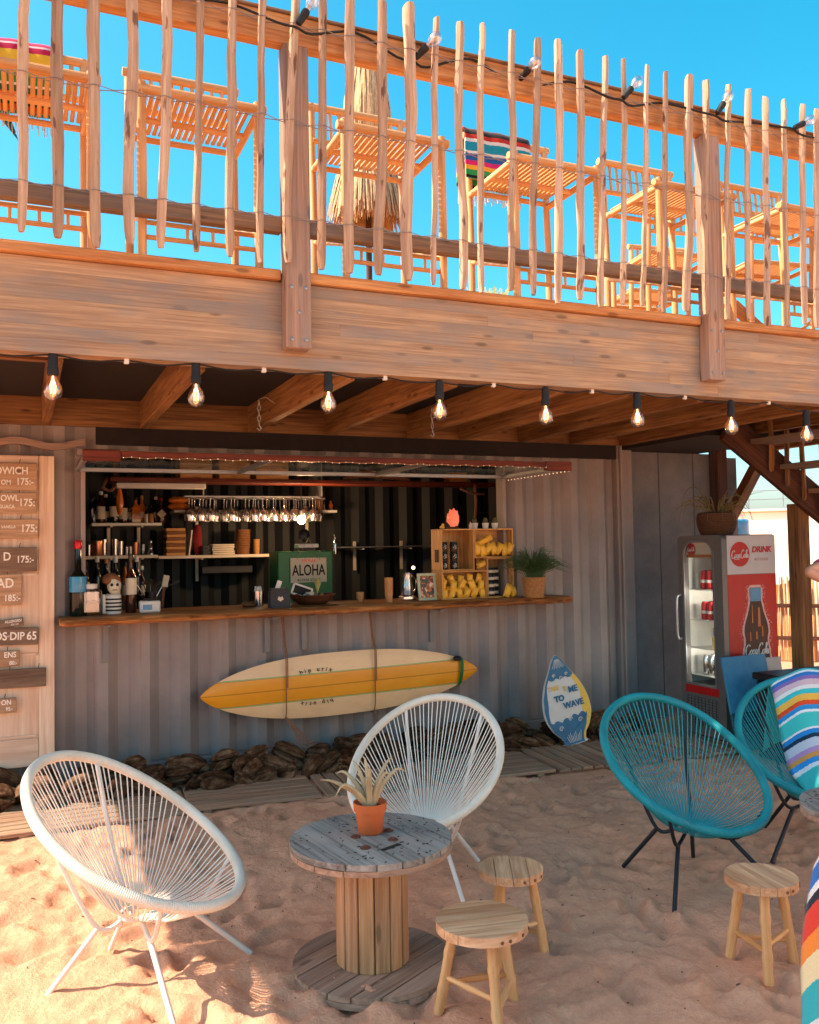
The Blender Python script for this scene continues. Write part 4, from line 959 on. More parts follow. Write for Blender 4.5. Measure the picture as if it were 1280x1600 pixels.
# shelf C
for i in range(9):
    c = put(273, SY, zC); MB().box((c.x+R.uniform(-.006, .006), SY, zC+.0145+i*.0285), (.175, .20, .026), ch=.002).top('card_box', 'kraftdark' if i % 2 else 'kraft', ('flat tan carton in the stack on the long shelf'), 'box', 'flat cartons stacked on the long shelf')
MB().box(put(296, SY, zC+.12), (.012, .16, .24), RY(.12), .001).top('leaning_book', 'white', 'thin white book leaning against the carton stack', 'book')
m = MB(); m.blob(put(309, SY+.05, zC+.15), (.045, .05, .16), 4, .25); m.top('cloth_bundle', 'purple', 'dark red cloth bundle on the long shelf', 'cloth')
for i in range(3): MB().box(put(321, SY, zC+.016+i*.03), (.07, .16, .027), ch=.002).top('dark_case', 'charcoal', 'small dark grey case stacked on the long shelf', 'box', 'dark cases stacked on the long shelf')
for i in range(5): MB().box(put(346, SY, zC+.011+i*.0205)+V((R.uniform(-.006, .006), 0, 0)), (.21, .20, .018), ch=.004).top('napkin_pack', 'offwhite', 'flat pale napkin pack in the stack on the long shelf', 'napkins', 'napkin packs stacked on the long shelf')
def cupstack(c, r, h, n, mat, name, label, group=None):
    pr = [(0, 0), (r*.8, 0)]
    for i in range(n): z = h*(.25+.75*i/n); pr += [(r*(.85+.1*(i/n)), z), (r*(.93+.07*i/n), z+.004), (r*(.93+.07*i/n), z+h*.5/n)]
    pr += [(r, h), (r*.92, h), (r*.85, h-.02), (0, h-.02)]
    m = MB(); m.lathe(pr, 18, c); return m.top(name, mat, label, 'cups', group)
cupstack(put(380, SY, zC), .072, .24, 8, 'kraftdark', 'bowl_stack', 'tall stack of large brown paper bowls on the long shelf')
cupstack(put(401, SY, zC), .032, .145, 5, 'kraft', 'cup_stack', 'short stack of small paper cups on the long shelf')
# red hanging shelf under the roof with wine boxes, fluorescent tube and the glass rack
hs = thing('hanging_shelf', 'red brown plank shelf hanging from the roof with boxes on it', 'shelf', (2.0, 1.55, 2.1))
a, b = P(172, 748, Y=1.4), P(782, 757, Y=1.4); zH = (a.z+b.z)/2
MB().box(((a.x+b.x)/2, 1.55, zH), (b.x-a.x, .30, .035), ch=.003).part('plank', 'redwood', hs, 30, True)
for px in (182, 470, 742): x = P(px, 750, Y=1.5).x; MB().box((x, 1.55, (zH+CT)/2), (.03, .03, CT-zH-.04)).part('hanger', 'redwood', hs, 0, True)
for px, w, lb in ((307, 52, 'wooden wine box, leftmost on the hanging shelf'), (367, 52, 'wooden wine box, middle one on the hanging shelf'), (426, 56, 'wooden wine box with branding, right one on the hanging shelf')):
    x = P(px, 735, Y=1.42).x; t = thing('wine_box', lb, 'box', (x, 1.55, zH+.018)); MB().box((0, 0, .10), (w/187., .26, .2), ch=.003).part('case', 'crate', t, 30); MB().box((0, -.133, .09), (w/187.-.02, .004, .15), ch=.001).part('front_panel', 'crate', t, 30)
MB().box((P(254, 757, Y=1.5).x, 1.55, zH-.045), (.76, .05, .05), ch=.006).top('strip_light', 'white', 'white unlit strip light fixed below the hanging shelf', 'strip light')
m = MB()
for i in range(5): m.tube(smoothpath([P(536+i*4, 748-i*1.5, Y=1.55), P(565, 745-i*2, Y=1.5), P(600, 747-i*2, Y=1.55), P(640-i*3, 750-i, Y=1.5)], 5), .011, 6)
m.top('rope_coil', 'rope', 'heap of hemp rope lying on the hanging shelf', 'rope')
MB().box(P(610, 742, Y=1.55)+V((0, 0, .02)), (.16, .12, .05), ch=.003).top('white_carton', 'white', 'small white carton on the rope on the hanging shelf', 'box')
for i, mt in enumerate(('kraft', 'orangecloth', 'amber')): MB().box((P(716, 748, Y=1.5).x, 1.55, zH+.036+i*.034), (.19-.01*i, .16, .031), ch=.004).top('folded_cloth', mt, ('lowest', 'middle', 'top')[i]+' of three folded cloths at the right of the hanging shelf', 'cloth')
m = MB(); m.tube(smoothpath([P(742, 758, Y=1.4), P(744, 790, Y=1.4), P(741, 820, Y=1.42)], 5), .016, 8); m.tube(smoothpath([P(719, 763, Y=1.4), P(735, 770, Y=1.38), P(757, 772, Y=1.4)], 5), .012, 6); m.top('hanging_rope', 'rope', 'thick rope with tied sticks hanging at the right of the bar', 'rope')
# wine glasses hanging upside down
rk = thing('glass_rack', 'metal rack that carries the hanging wine glasses', 'rack', (2.0, 1.9, 2.05))
a, b = P(298, 757, Y=1.9), P(500, 757, Y=1.9); zr = 2.06
g0 = MB()
gl = thing('wine_glass', 'stemmed wine glass hanging upside down from the rack', 'wine glass', (0, 0, 0), 0, 'wine glasses hanging from the rack')
MB().lathe([(x*1.22, z*1.05) for x, z in [(.035, 0), (.034, -.002), (.006, -.006), (.004, -.012), (.004, -.085), (.008, -.092), (.024, -.105), (.036, -.135), (.038, -.165), (.033, -.205), (.031, -.205), (.036, -.165), (.034, -.137), (.022, -.108), (.004, -.098), (0, -.097)]], 14).part('bowl', 'wineglass', gl, 60)
first = True
for row, yy in enumerate((1.70, 1.84, 1.98)):
    xa, xb = P(300, 780, Y=yy).x, P(494, 780, Y=yy).x; n = 13; xa += .03*(row-1); xb += .03*(row-1)
    MB().box(((xa+xb)/2, yy-.03, zr+.006), (xb-xa+.08, .006, .012)).part('rail', 'steelgrey', rk, 0, True); MB().box(((xa+xb)/2, yy+.03, zr+.006), (xb-xa+.08, .006, .012)).part('rail', 'steelgrey', rk, 0, True)
    for i in range(n):
        if row == 0 and i in (3, 5): continue
        p = (xa+(xb-xa)*i/(n-1)+R.uniform(-.008, .008), yy, zr)
        if first: gl.location = p; first = False
        else: dup(gl, p)
for x in (P(310, 757, Y=1.9).x, P(490, 757, Y=1.9).x): MB().box((x, 1.84, (zr+CT)/2), (.012, .4, CT-zr-.03)).part('hanger', 'steelgrey', rk, 0, True)
for i in range(2): m = MB(); m.blob(put(279, SY-.03, zD+.035+i*.062), (.095, .09, .036), i+2, .3); m.top('folded_towel', 'orangecloth', ('lower' if i == 0 else 'upper')+' orange towel folded beside the wine glasses', 'towel')
MB().box(put(499, SY, zD+.10), (.06, .1, .20), ch=.003).top('shelf_carton', 'kraft', 'tall narrow carton at the end of the glass shelf', 'box')
bottle(508, SY, zD, .13, .02, 'glass', 'small clear bottle on the end of the glass shelf', 'white'); bottle(518, SY, zD, .11, .022, 'amber', 'small orange bottle on the end of the glass shelf', 'black')
# lit pendant bulb over a coffee machine
pb = P(471, 812, Y=1.5); t = thing('pendant_lamp', 'glowing round pendant bulb in the middle of the bar', 'lamp', pb)
MB().blob((0, 0, 0), (.040, .040, .044), 1, 0, 16, 10).part('bulb', 'warmglow', t, 60); MB().lathe([(.016, .03), (.02, .04), (.02, .085), (.006, .1), (0, .1)], 12).part('socket', 'black', t, 40); MB().tube([(0, 0, .09), (0, 0, .72)], .004, 5).part('cord', 'black', t, 60)
pl = bpy.data.lights.new('pendant_glow', 'POINT'); pl.energy = 9; pl.color = (1, .6, .3); pl.shadow_soft_size = .06; plo = bpy.data.objects.new('pendant_glow', pl); COL.objects.link(plo); plo.parent = t; plo.location = (0, -.09, -.03)
# green fridge box with hung number plate; scale on top
gy = 1.0; a, b = P(434, 862, Y=gy), P(521, 914, Y=gy)
MB().box(((a.x+b.x)/2, gy+.15, (a.z+1.0)/2), (b.x-a.x, .3, a.z-1.0), ch=.008).top('green_cabinet', 'green', 'green painted metal cabinet standing behind the counter', 'cabinet')
a, b = P(454, 872, Y=gy-.02), P(511, 909, Y=gy-.02); c = (a+b)/2; npl = thing('number_plate', 'white licence plate reading ALOHA hung on the green cabinet', 'plate', (c.x, gy-.014, c.z)); w, h = b.x-a.x, a.z-b.z
MB().box((0, 0, 0), (w, .006, h), ch=.002).part('plate', 'label', npl, 30); lettering('ALOHA', h*.62, (0, -.0045, -.005), 'ink', npl, sx=.66, bold=.002); lettering('HAWAII', h*.16, (0, -.0045, h*.38), 'redcan', npl); lettering('ALOHA STATE', h*.15, (0, -.0045, -h*.40), 'ink', npl)
MB().tube([V((-w*.32, -.004, h*.42)), V((0, -.0, h*.42+.19)), V((w*.32, -.004, h*.42))], .0025, 4).part('string', 'wire', npl, 60)
m = thing('weighing_scale', 'white and black weighing scale on the green cabinet', 'scale', (P(479, 855, Y=gy+.1).x, gy+.1, P(470, 861, Y=gy).z)); MB().box((0, 0, .045), (.19, .12, .035), ch=.006).part('tray', 'white', m, 30); MB().box((0, .02, .013), (.10, .1, .026), ch=.004).part('foot', 'black', m, 30); MB().blob((-.01, .03, .13), (.05, .035, .06), 2, .3).part('housing', 'black', m, 60)
bottle(524, gy+.2, P(524, 866, Y=gy).z, .17, .018, 'chrome', 'slim silver bottle at the right of the green cabinet', 'black')
# bench behind the counter that carries cabinet and register
MB().box((1.95, .95, 1.0), (3.1, .55, .05), ch=.004).top('back_bench', 'black', 'black work bench inside the bar behind the counter', 'bench')
MB().box((1.45, .75, 1.06), (.62, .32, .07), ch=.01).top('till_drawer', 'black', 'flat black till with pale front edge behind the counter', 'till')
# ================================================================== things on the counter
CZT = 1.1535
def on(px, py): v = P(px, py, Z=CZT); v.z = CZT; return v
bg_ = on(123, 963); bg_.y += .06
t = bottle(bg_, 0, 0, .50, .058, 'bottlegreen', 'big dark magnum bottle with red top at the left end of the counter', 'redcan', ('liquidblue', .55, .9), neck=.42)
v = on(140, 961); t = thing('drink_jar', 'square glass drinks jar with white lid at the left end of the counter', 'jar', v); MB().box((0, 0, .09), (.155, .13, .175), ch=.02).part('glass', 'wineglass', t, 40); MB().box((0, 0, .05), (.12, .10, .085), ch=.02).part('contents', 'kraft', t, 40); MB().lathe([(0, .178), (.05, .178), (.052, .185), (.052, .21), (.0, .212)], 16).part('lid', 'white', t, 40)
for px, py, h, r, mt, cap, lb, lab in ((134, 940, .34, .034, 'bottlebrown', 'black', 'brown bottle half hidden behind the drinks jar', ('label', .3, .7)), (166, 938, .36, .035, 'bottlegreen', 'kraft', 'green bottle at the back left of the striped mug', None), (196, 938, .33, .033, 'amber', 'black', 'amber bottle at the back right of the striped mug', ('label', .2, .6)), (222, 942, .30, .030, 'bottlebrown', 'white', 'short brown bottle behind the card dispenser', ('label', .3, .7)), (152, 944, .38, .036, 'bottlegreen', 'white', 'dark wine bottle with white neck behind the drinks jar', None), (181, 948, .38, .035, 'bottlegreen', 'white', 'wine bottle with white neck behind the striped mug', ('label', .3, .7)), (205, 957, .40, .038, 'bottlebrown', 'bottlebrown', 'wine bottle with large white label right of the striped mug', ('label', .45, .85)), (214, 945, .38, .034, 'bottlegreen', 'white', 'white capped wine bottle behind the labelled one', None)): bottle(on(px, py), 0, 0, h, r, mt, lb, cap, lab)
v = on(177, 959); t = thing('striped_mug', 'tall striped bar mug with a carved skull face and brown hair', 'mug', v)
MB().lathe([(0, 0), (.052, 0), (.055, .01), (.055, .125), (.045, .135), (0, .135)], 16).part('body', 'white', t, 40)
for z in (.02, .045, .07, .095): MB().lathe([(.0555, z), (.057, z+.002), (.057, z+.010), (.0555, z+.012)], 16).part('stripe', 'ink', t, 40)
hd = MB().blob((.008, -.005, .19), (.045, .045, .062), 2, .12, 14, 10).part('head', 'label', t, 60)
for x in (-.012, .024): MB().blob((x, -.046, .20), (.010, .008, .011), 1, 0).part('eye', 'ink', hd, 60)
MB().box((.008, -.045, .165), (.03, .008, .006)).part('mouth', 'ink', hd, 0); MB().blob((-.008, .012, .235), (.062, .05, .040), 5, .35).part('hair', 'kraftdark', t, 60)
MB().box((-.062, -.01, .07), (.02, .05, .13), ch=.004).part('handle', 'white', t, 30)
v = on(234, 957); t = thing('card_dispenser', 'small white and blue card dispenser on the counter', 'dispenser', v); MB().box((0, 0, .042), (.135, .10, .08), RX(0), .008).part('case', 'white', t, 30); MB().box((-.02, -.052, .04), (.06, .004, .035)).part('slot', 'liquidblue', t, 0); MB().box((.01, .0, .089), (.10, .07, .014), RY(.08), .003).part('cards', 'ink', t, 30)
v = on(239, 950)+V((0, .12, 0)); t = thing('whisk_jar', 'bundle of dark bar spoons and whisks behind the card dispenser', 'utensils', v); MB().lathe([(0, 0), (.04, 0), (.045, .12), (.04, .12), (.036, .01), (0, .01)], 14).part('jar', 'black', t, 40)
for i in range(7): q = (i-3)*.13; MB().tube([(q*.1, 0, .05), (q*.35, .01, .16), (q*.55, 0, .19+.02*(i % 2))], [.004, .004, .012], 6).part('utensil', 'chrome' if i % 2 else 'charcoal', t, 60)
v = on(254, 950)+V((.02, .15, 0)); t = thing('spatula', 'spatula with pale blade and wooden handle standing in the bar', 'spatula', v); MB().bar((0, 0, .0), (.012, 0, .15), .018, .018).part('handle', 'kraftdark', t, 30); MB().box((.025, 0, .195), (.045, .012, .09), RY(.2), .004).part('blade', 'label', t, 30)
v = on(192, 930)+V((0, .1, 0)); t = thing('kitchen_knife', 'upright kitchen knife between the bottles', 'knife', v); MB().prism([(-.014, .19), (.014, .19), (.016, .26), (.008, .34), (-.002, .37), (-.014, .30)], .003, FACE).part('blade', 'chrome', t, 30); MB().box((0, 0, .095), (.024, .02, .19), ch=.004).part('handle', 'black', t, 30)
v = on(404, 946); t = thing('straw_tin', 'steel tin with napkins and straws left of the dark case', 'tin', v); MB().lathe([(0, 0), (.042, 0), (.045, .11), (.041, .11), (.038, .01), (0, .01)], 16).part('tin', 'chrome', t, 40)
for i in range(6): MB().box((R.uniform(-.025, .025), R.uniform(-.02, .02), .10), (.012, .02, .09), RY(R.uniform(-.35, .35)), .001).part('napkin', 'white', t, 30)
m = MB(); m.blob(on(388, 948)+V((0, 0, .02)), (.06, .05, .024), 6, .4); m.top('nut_pile', 'kraftdark', 'small brown heap left of the steel tin on the counter', 'heap')
v = on(436, 949); t = thing('tip_case', 'dark grey tapered case with a pale logo and a note stuck in top', 'case', v); MB().prism([(-.072, 0), (.072, 0), (.070, .11), (.055, .14), (-.055, .14), (-.070, .11)], .09, FACE, (0, .045, 0)).part('case', 'charcoal', t, 30)
MB().prism([(-.022, .06), (0, .045), (.022, .06), (.014, .082), (0, .074), (-.012, .084)], .002, FACE, (0, -.0465, 0)).part('logo', 'label', t, 30); MB().box((.0, .0, .165), (.035, .003, .06), RY(.35)).part('note', 'white', t, 0)
v = on(490, 944)+V((0, .03, 0)); t = thing('trinket_bowl', 'wide dark wooden bowl of trinkets with a small white frame', 'bowl', v)
MB().lathe([(0, 0), (.10, 0), (.15, .03), (.18, .075), (.172, .075), (.14, .035), (.0, .02)], 24).part('bowl', 'darkwood', t, 40)
for i in range(16): q = R.uniform(0, 6.28); r = R.uniform(0, .13); MB().blob((r*math.cos(q), r*math.sin(q), .065), (R.uniform(.014, .028),)*2+(.018,), i, .3, 8, 6).part('trinket', R.choice(['white', 'charcoal', 'label', 'kraft', 'steelgrey', 'purple']), t, 60)
f = MB(); w, h = .15, .075
for aa, bb in (((-w/2, 0), (w/2, 0)), ((w/2, 0), (w/2, h)), ((w/2, h), (-w/2, h)), ((-w/2, h), (-w/2, 0))): mm = RY(.35); f.bar(mm @ V((aa[0], 0, aa[1]))+V((-.085, .03, .065)), mm @ V((bb[0], 0, bb[1]))+V((-.085, .03, .065)), .014, .012, (0, 1, 0))
f.part('frame', 'white', t, 30); MB().box(RY(.35) @ V((0, 0, h/2))+V((-.085, .034, .065)), (w, .004, h), RY(.35)).part('slate', 'ink', t, 0)
MB().lathe([(0, .06), (.03, .06), (.032, .095), (.0, .097)], 14, (-.04, -.07, 0)).part('tub', 'label', t, 40)
f = MB()
for i in range(22): q = R.uniform(0, 6.28); e = R.uniform(.2, 1); f.tube([(.05, .03, .08), (.05+.03*e*math.cos(q), .03+.03*e*math.sin(q), .08+R.uniform(.06, .12))], [.003, .005], 4)
f.part('dried_sprig', 'drygrass', t, 60)
cupstack(on(563, 940), .032, .075, 3, 'kraft', 'paper_cup', 'single small kraft paper cup in the middle of the counter')
c = on(608, 941); cupstack(c, .034, .19, 7, 'kraft', 'cup_tower', 'tall tower of kraft paper cups left of the blue pitcher'); 
v = on(637, 938); t = thing('water_pitcher', 'glass pitcher holding blue liquid beside the picture frame', 'pitcher', v)
MB().box((0, 0, .02), (.115, .10, .03), ch=.006).part('base', 'chrome', t, 30); MB().lathe([(.04, .03), (.052, .04), (.046, .12), (.036, .19), (.040, .215), (.037, .215), (.033, .19), (.043, .12), (.048, .045)], 16).part('glass', 'wineglass', t, 60); MB().lathe([(0, .045), (.042, .045), (.040, .11), (.030, .175), (0, .175)], 14).part('liquid', 'liquidblue', t, 40); MB().tube(smoothpath([(.04, 0, .19), (.075, 0, .16), (.07, 0, .09), (.05, 0, .06)], 4), .007, 6).part('handle', 'chrome', t, 60)
MB().tube([(-.03, 0, .2), (-.012, 0, .225), (.01, 0, .215)], .008, 6).part('spout', 'chrome', t, 60)
k = P(646, 887, Y=.25); t = thing('spot_bulb', 'tiny bright bulb glowing above the blue pitcher', 'lamp', k); MB().blob((0, 0, 0), (.013,)*3, 1, 0, 10, 8).part('bulb', 'warmglow', t, 60); MB().tube([(0, .01, 0), (.02, .05, -.1), (.02, .06, -(k.z-CZT))], .004, 5).part('stem', 'black', t, 60)
v = on(669, 938); t = thing('picture_frame', 'pale green framed photograph leaning beside the crates', 'picture', v); t.rotation_euler = (rad(-8), 0, rad(4)); w, h = .165, .215
for cc, dd in (((0, 0, .011), (w, .016, .022)), ((0, 0, h-.011), (w, .016, .022)), ((-w/2+.011, 0, h/2), (.022, .016, h-.045)), ((w/2-.011, 0, h/2), (.022, .016, h-.045))): MB().box(cc, dd, ch=.003).part('frame', 'jadeframe', t, 30)
MB().box((0, .004, h/2), (w-.04, .006, h-.04)).part('photo', 'photoprint', t, 0)
# ---- wooden crates with bags and jars
def cr(px): return P(px, 880, Y=-.10).x
def crz(py): return P(745, py, Y=-.10).z
def crate(x0, x1, z0, z1, label, dep=.19):
    w, h = x1-x0, z1-z0; t = thing('wooden_crate', label, 'crate', ((x0+x1)/2, -.005, z0)); e = .011
    for cc, dd in (((0, 0, e/2), (w, dep, e)), ((0, 0, h-e/2), (w, dep, e)), ((-w/2+e/2, 0, h/2), (e, dep-.002, h-2*e)), ((w/2-e/2, 0, h/2), (e, dep-.002, h-2*e))): MB().box(cc, dd, ch=.0015).part('board', 'crate', t, 30)
    MB().box((0, dep/2-.005, h/2), (w-2*e, .008, h-2*e)).part('back', 'crate', t, 0); return t
X0, X1, X2, XM = cr(690), cr(742), cr(803), cr(761)
Z0 = CZT+.001; Z3 = crz(826); ZA = crz(891); ZB = crz(872)
crate(X0, X1-.001, ZA+.001, Z3, 'upright pine crate of dark jars, top left of the crate stack'); crate(X1+.001, X2, ZB+.001, Z3, 'wide pine crate of yellow bags, top right of the crate stack')
crate(X0, XM-.001, Z0, ZA-.001, 'wide pine crate of yellow bags, bottom left of the crate stack'); crate(XM+.001, X2, Z0, ZB-.001, 'upright pine crate of stacked tins, bottom right of the crate stack')
MB().box((X0-.004, -.02, ZA+.12), (.006, .06, .10), ch=.001).top('crate_tag', 'ink', 'small black tag on the outer side of the upper left crate', 'tag')
jar = thing('snack_jar', 'dark glass jar with gold label in the upper left crate', 'jar', (X0+.045, -.03, ZA+.0125), 0, 'dark jars in the upper left crate')
MB().lathe([(0, 0), (.029, 0), (.031, .004), (.031, .058), (.027, .063), (0, .063)], 14).part('jar', 'jar', jar, 40); MB().lathe([(0, .063), (.0295, .063), (.0295, .072), (0, .0725)], 14).part('lid', 'black', jar, 40)
f = MB()
for i in range(9): q = i*2.4; rr = .017*math.sqrt((i+.5)/9); f.box((rr*math.cos(q)*1.0, -.0318+.010*(rr/.017)**2*abs(math.cos(q)), .03+rr*math.sin(q)*1.2), (.006, .004, .006))
f.part('gold_label', 'label', jar, 0)
ff = True
for col in range(2):
    for row in range(3):
        p = (X0+.048+col*.088, -.045, ZA+.0125+row*.0735)
        if ff: jar.location = p; ff = False
        else: dup(jar, p)
tin = thing('snack_tin', 'dark blue tin with pale print in the lower right crate', 'tin', (0, 0, 0), 0, 'dark tins in the lower right crate')
MB().lathe([(0, 0), (.043, 0), (.045, .003), (.045, .052), (.043, .056), (0, .056)], 16).part('tin', 'jar', tin, 40); MB().lathe([(.0452, .016), (.0462, .018), (.0462, .036), (.0452, .038)], 16).part('print', 'label', tin, 40)
ff = True
for col in range(2):
    for row in range(4):
        p = (XM+.058+col*.068, -.02+.05*col, Z0+.0125+row*.0575)
        if ff: tin.location = p; ff = False
        else: dup(tin, p)
def bag(x, z, sx, sz, rot, y, label, grp):
    m = MB()
    def fn(u, v):
        U, W = u*2-1, v*2-1; return U, W
    for sd in (1, -1):
        vs = []
        def fn(u, v, sd=sd):
            U, W = u*2-1, v*2-1; puff = max(0, (1-U**4)*(1-W**4))**.6*.022*(1+.4*noise.noise(V((U*2+x*9, W*2, z*9)))); p = V((U*sx/2, -sd*puff, W*sz/2+.006*noise.noise(V((U*3, x*5, 1))))); return RY(rot) @ p
        k0 = len(m.f); m.grid(fn, 8, 6)
        if sd < 0: m.f[k0:] = [tuple(reversed(q)) for q in m.f[k0:]]
    m.v = [q+V((x, y, z)) for q in m.v]; m.top('snack_bag', 'yellowbag', label, 'bag', grp, 60)
L1, G1 = 'yellow snack bag packed in the lower left crate', 'yellow bags in the lower left crate'
for row, (zz, n, y) in enumerate(((.045, 6, -.075), (.062, 6, -.03), (.112, 5, -.06), (.150, 5, -.03))):
    for i in range(n): bag(X0+.035+(XM-X0-.07)*i/(n-1), Z0+zz+R.uniform(-.008, .008), .052, .085, R.uniform(-.7, .7), y+R.uniform(-.01, .01), L1, G1)
L2, G2 = 'yellow snack bag packed in the upper right crate', 'yellow bags in the upper right crate'
for row, (zz, n, y) in enumerate(((.052, 7, -.08), (.065, 5, -.03))):
    for i in range(n): bag(X1+.035+(X2-X1-.06)*i/(n-1), ZB+.012+zz+R.uniform(-.008, .008), .055, .095, R.uniform(-.6, .6)+.2, y, L2, G2)
bag(X1+.11, ZB+.135, .17, .05, -.42, -.05, 'long yellow snack bag lying across the top in the upper right crate', None)
bag(XM-.03, ZA+.045, .085, .045, -.4, -.06, 'yellow snack bag lying in the gap between the crates', None); bag(X2-.075, Z0+.055, .06, .11, .35, -.125, 'yellow snack bag leaning out of the tin crate, left one', None); bag(X2-.02, Z0+.045, .05, .08, -.2, -.12, 'yellow snack bag leaning out of the tin crate, right one', None)
# on top of the crates
t = thing('salt_lamp', 'glowing orange salt crystal lamp on top of the crates', 'lamp', (cr(718), -.0, Z3)); MB().lathe([(0, 0), (.055, 0), (.055, .012), (.04, .018), (0, .018)], 16).part('base', 'darkwood', t, 40); MB().blob((0, 0, .085), (.046, .04, .072), 7, .45, 14, 12, 2.2).part('crystal', 'salt', t, 25)
for px, lb in ((752, 'left of three small cacti in white pots on the crates'), (769, 'middle of three small cacti in white pots on the crates'), (784, 'right of three small cacti in white pots on the crates')):
    t = thing('potted_cactus', lb, 'cactus', (cr(px), -.0, Z3), 0, 'cacti on the crates'); MB().lathe([(0, 0), (.021, 0), (.029, .048), (.026, .048), (.024, .04), (0, .04)], 14).part('pot', 'white', t, 40); MB().blob((0, 0, .06), (.02, .02, .028+.006*(px > 760)), px, .2, 12, 8, 4).part('cactus', 'cactus', t, 60)
t = thing('rubber_duck', 'tiny pale yellow duck figure on the left of the crates', 'figurine', (cr(699), -.02, Z3)); MB().blob((0, 0, .014), (.022, .016, .015), 1, .1).part('body', 'yellow', t, 60); MB().blob((.006, 0, .034), (.012, .012, .012), 1, .1).part('head', 'yellow', t, 60)
bottle(V((cr(742.5), -.03, Z3)), 0, 0, .06, .012, 'label', 'tiny bottle with red cap between lamp and cacti', 'redcan')
# ---- grass in a wicker pot at the right end of the counter
t = thing('potted_grass', 'bushy green ornamental grass in a wicker pot on the counter end', 'plant', on(840, 934)+V((0, .05, 0)))
pr = [(0, 0), (.072, 0)]
for i in range(15): z = .004+i*.0105; r = .075+.018*(i/14); pr += [(r+.004, z+.002), (r+.004, z+.007), (r, z+.0095)]
pr += [(.09, .165), (.08, .165), (.078, .14), (0, .14)]
MB().lathe(pr, 24).part('pot', 'basket', t, 50)
f = MB()
for i in range(420):
    q = R.uniform(0, 6.283); e = R.uniform(0, 1); h = R.uniform(.16, .30)*(1-.25*e); d = V((math.cos(q), math.sin(q), 0)); r0 = d*R.uniform(0, .05)
    pth = [r0+V((0, 0, .13)), r0+d*(.05*e)+V((0, 0, .13+h*.5)), r0+d*(.05+.13*e)+V((0, 0, .13+h*(.95-.15*e))), r0+d*(.08+.20*e)+V((0, 0, .13+h*(1.0-.45*e)))]
    f.tube(pth, [.0022, .0022, .0018, .0006], 3)
f.part('grass_blades', 'grass', t, 0, stuff=True)
# ================================================================== drinks fridge
FX0, FX1, FY0, FY1, FZ = 4.98, 5.535, -1.04, -.53, 1.63
fg = thing('drinks_fridge', 'grey glass-door drinks fridge with red cola advertisement on its side', 'fridge', ((FX0+FX1)/2, (FY0+FY1)/2, 0))
def fbox(name, a, b, mat, ch=.004, parent=None, smooth=30):
    c = [(p+q)/2 for p, q in zip(a, b)]; d = [abs(q-p) for p, q in zip(a, b)]; return MB().box(c, d, ch=ch).part(name, mat, parent or fg, smooth, True)
fbox('side_wall', (FX0+.05, FY0, .03), (FX1, FY0+.03, FZ-.03), 'fridgegrey'); fbox('side_wall', (FX0+.05, FY1-.03, .03), (FX1, FY1, FZ-.03), 'fridgegrey')
fbox('back_wall', (FX1-.03, FY0+.031, .03), (FX1-.001, FY1-.031, FZ-.03), 'white'); fbox('lid', (FX0+.05, FY0, FZ-.0295), (FX1, FY1, FZ), 'fridgegrey', .012)
fbox('liner', (FX0+.055, FY1-.0385, .425), (FX1-.031, FY1-.0305, FZ-.031), 'white', 0); fbox('liner', (FX0+.055, FY0+.0305, .425), (FX1-.031, FY0+.0385, FZ-.031), 'white', 0)
fbox('plinth', (FX0+.06, FY0+.031, .02), (FX1-.032, FY1-.031, .42), 'fridgegrey')
for z in (.492, .71, .94, 1.19): fbox('shelf', (FX0+.075, FY0+.0390, z-.008), (FX1-.04, FY1-.0390, z), 'white', .001)
# door: frame with an arched window, glass, header, handle, red strip, grille
WY0, WY1, WZA, WZB = FY0+.10, FY1-.075, .43, 1.575
def arch(y0, y1, z0, z1, r, n=6):
    pts = [(y0, z0), (y1, z0)]
    for i in range(n+1): q = math.pi/2*i/n; pts.append((y1-r+r*math.cos(q), z1-r+r*math.sin(q)))
    for i in range(n+1): q = math.pi/2*(1+i/n); pts.append((y0+r+r*math.cos(q), z1-r+r*math.sin(q)))
    return pts
outer = arch(FY0, FY1, .03, FZ, .05); inner = arch(WY0, WY1, WZA, WZB, .10)
def ringface(outer, inner, x0, x1):
    m = MB(); n = len(outer); vs = [V((x, p[0], p[1])) for x in (x0, x1) for p in outer]+[V((x, p[0], p[1])) for x in (x0, x1) for p in inner]; fs = []
    for i in range(n):
        j = (i+1) % n; fs += [(i, j, 2*n+j, 2*n+i), (n+i, 3*n+i, 3*n+j, n+j), (i, n+i, n+j, j), (2*n+i, 2*n+j, 3*n+j, 3*n+i)]
    m.add(vs, fs); return m
dr = ringface(outer, inner, FX0, FX0+.048).part('door', 'fridgegrey', fg, 30, True)
bm = bmesh.new(); bm.from_mesh(dr.data); bmesh.ops.recalc_face_normals(bm, faces=bm.faces); bm.to_mesh(dr.data); bm.free()
rim_ = ringface([(y*1.0, z) for y, z in arch(WY0-.012, WY1+.012, WZA-.012, WZB+.012, .11)], arch(WY0+.004, WY1-.004, WZA+.004, WZB-.004, .098), FX0-.006, FX0+.004).part('window_seal', 'steelgrey', dr, 30)
rim_.data.transform(Matrix.Translation(-ORIG(dr))); bm = bmesh.new(); bm.from_mesh(rim_.data); bmesh.ops.recalc_face_normals(bm, faces=bm.faces); bm.to_mesh(rim_.data); bm.free()
fbox('glass', (FX0+.014, WY0-.01, WZA-.01), (FX0+.020, WY1+.01, WZB-.02), 'glass', 0, dr, 0)
fbox('header_panel', (FX0+.030, WY0-.005, 1.45), (FX0+.040, WY1+.005, WZB-.005), 'offwhite', 0, fg, 0)
SIDE = Matrix(((0, 0, -1), (-1, 0, 0), (0, 1, 0)))               # flat work on the door, facing the bar's left
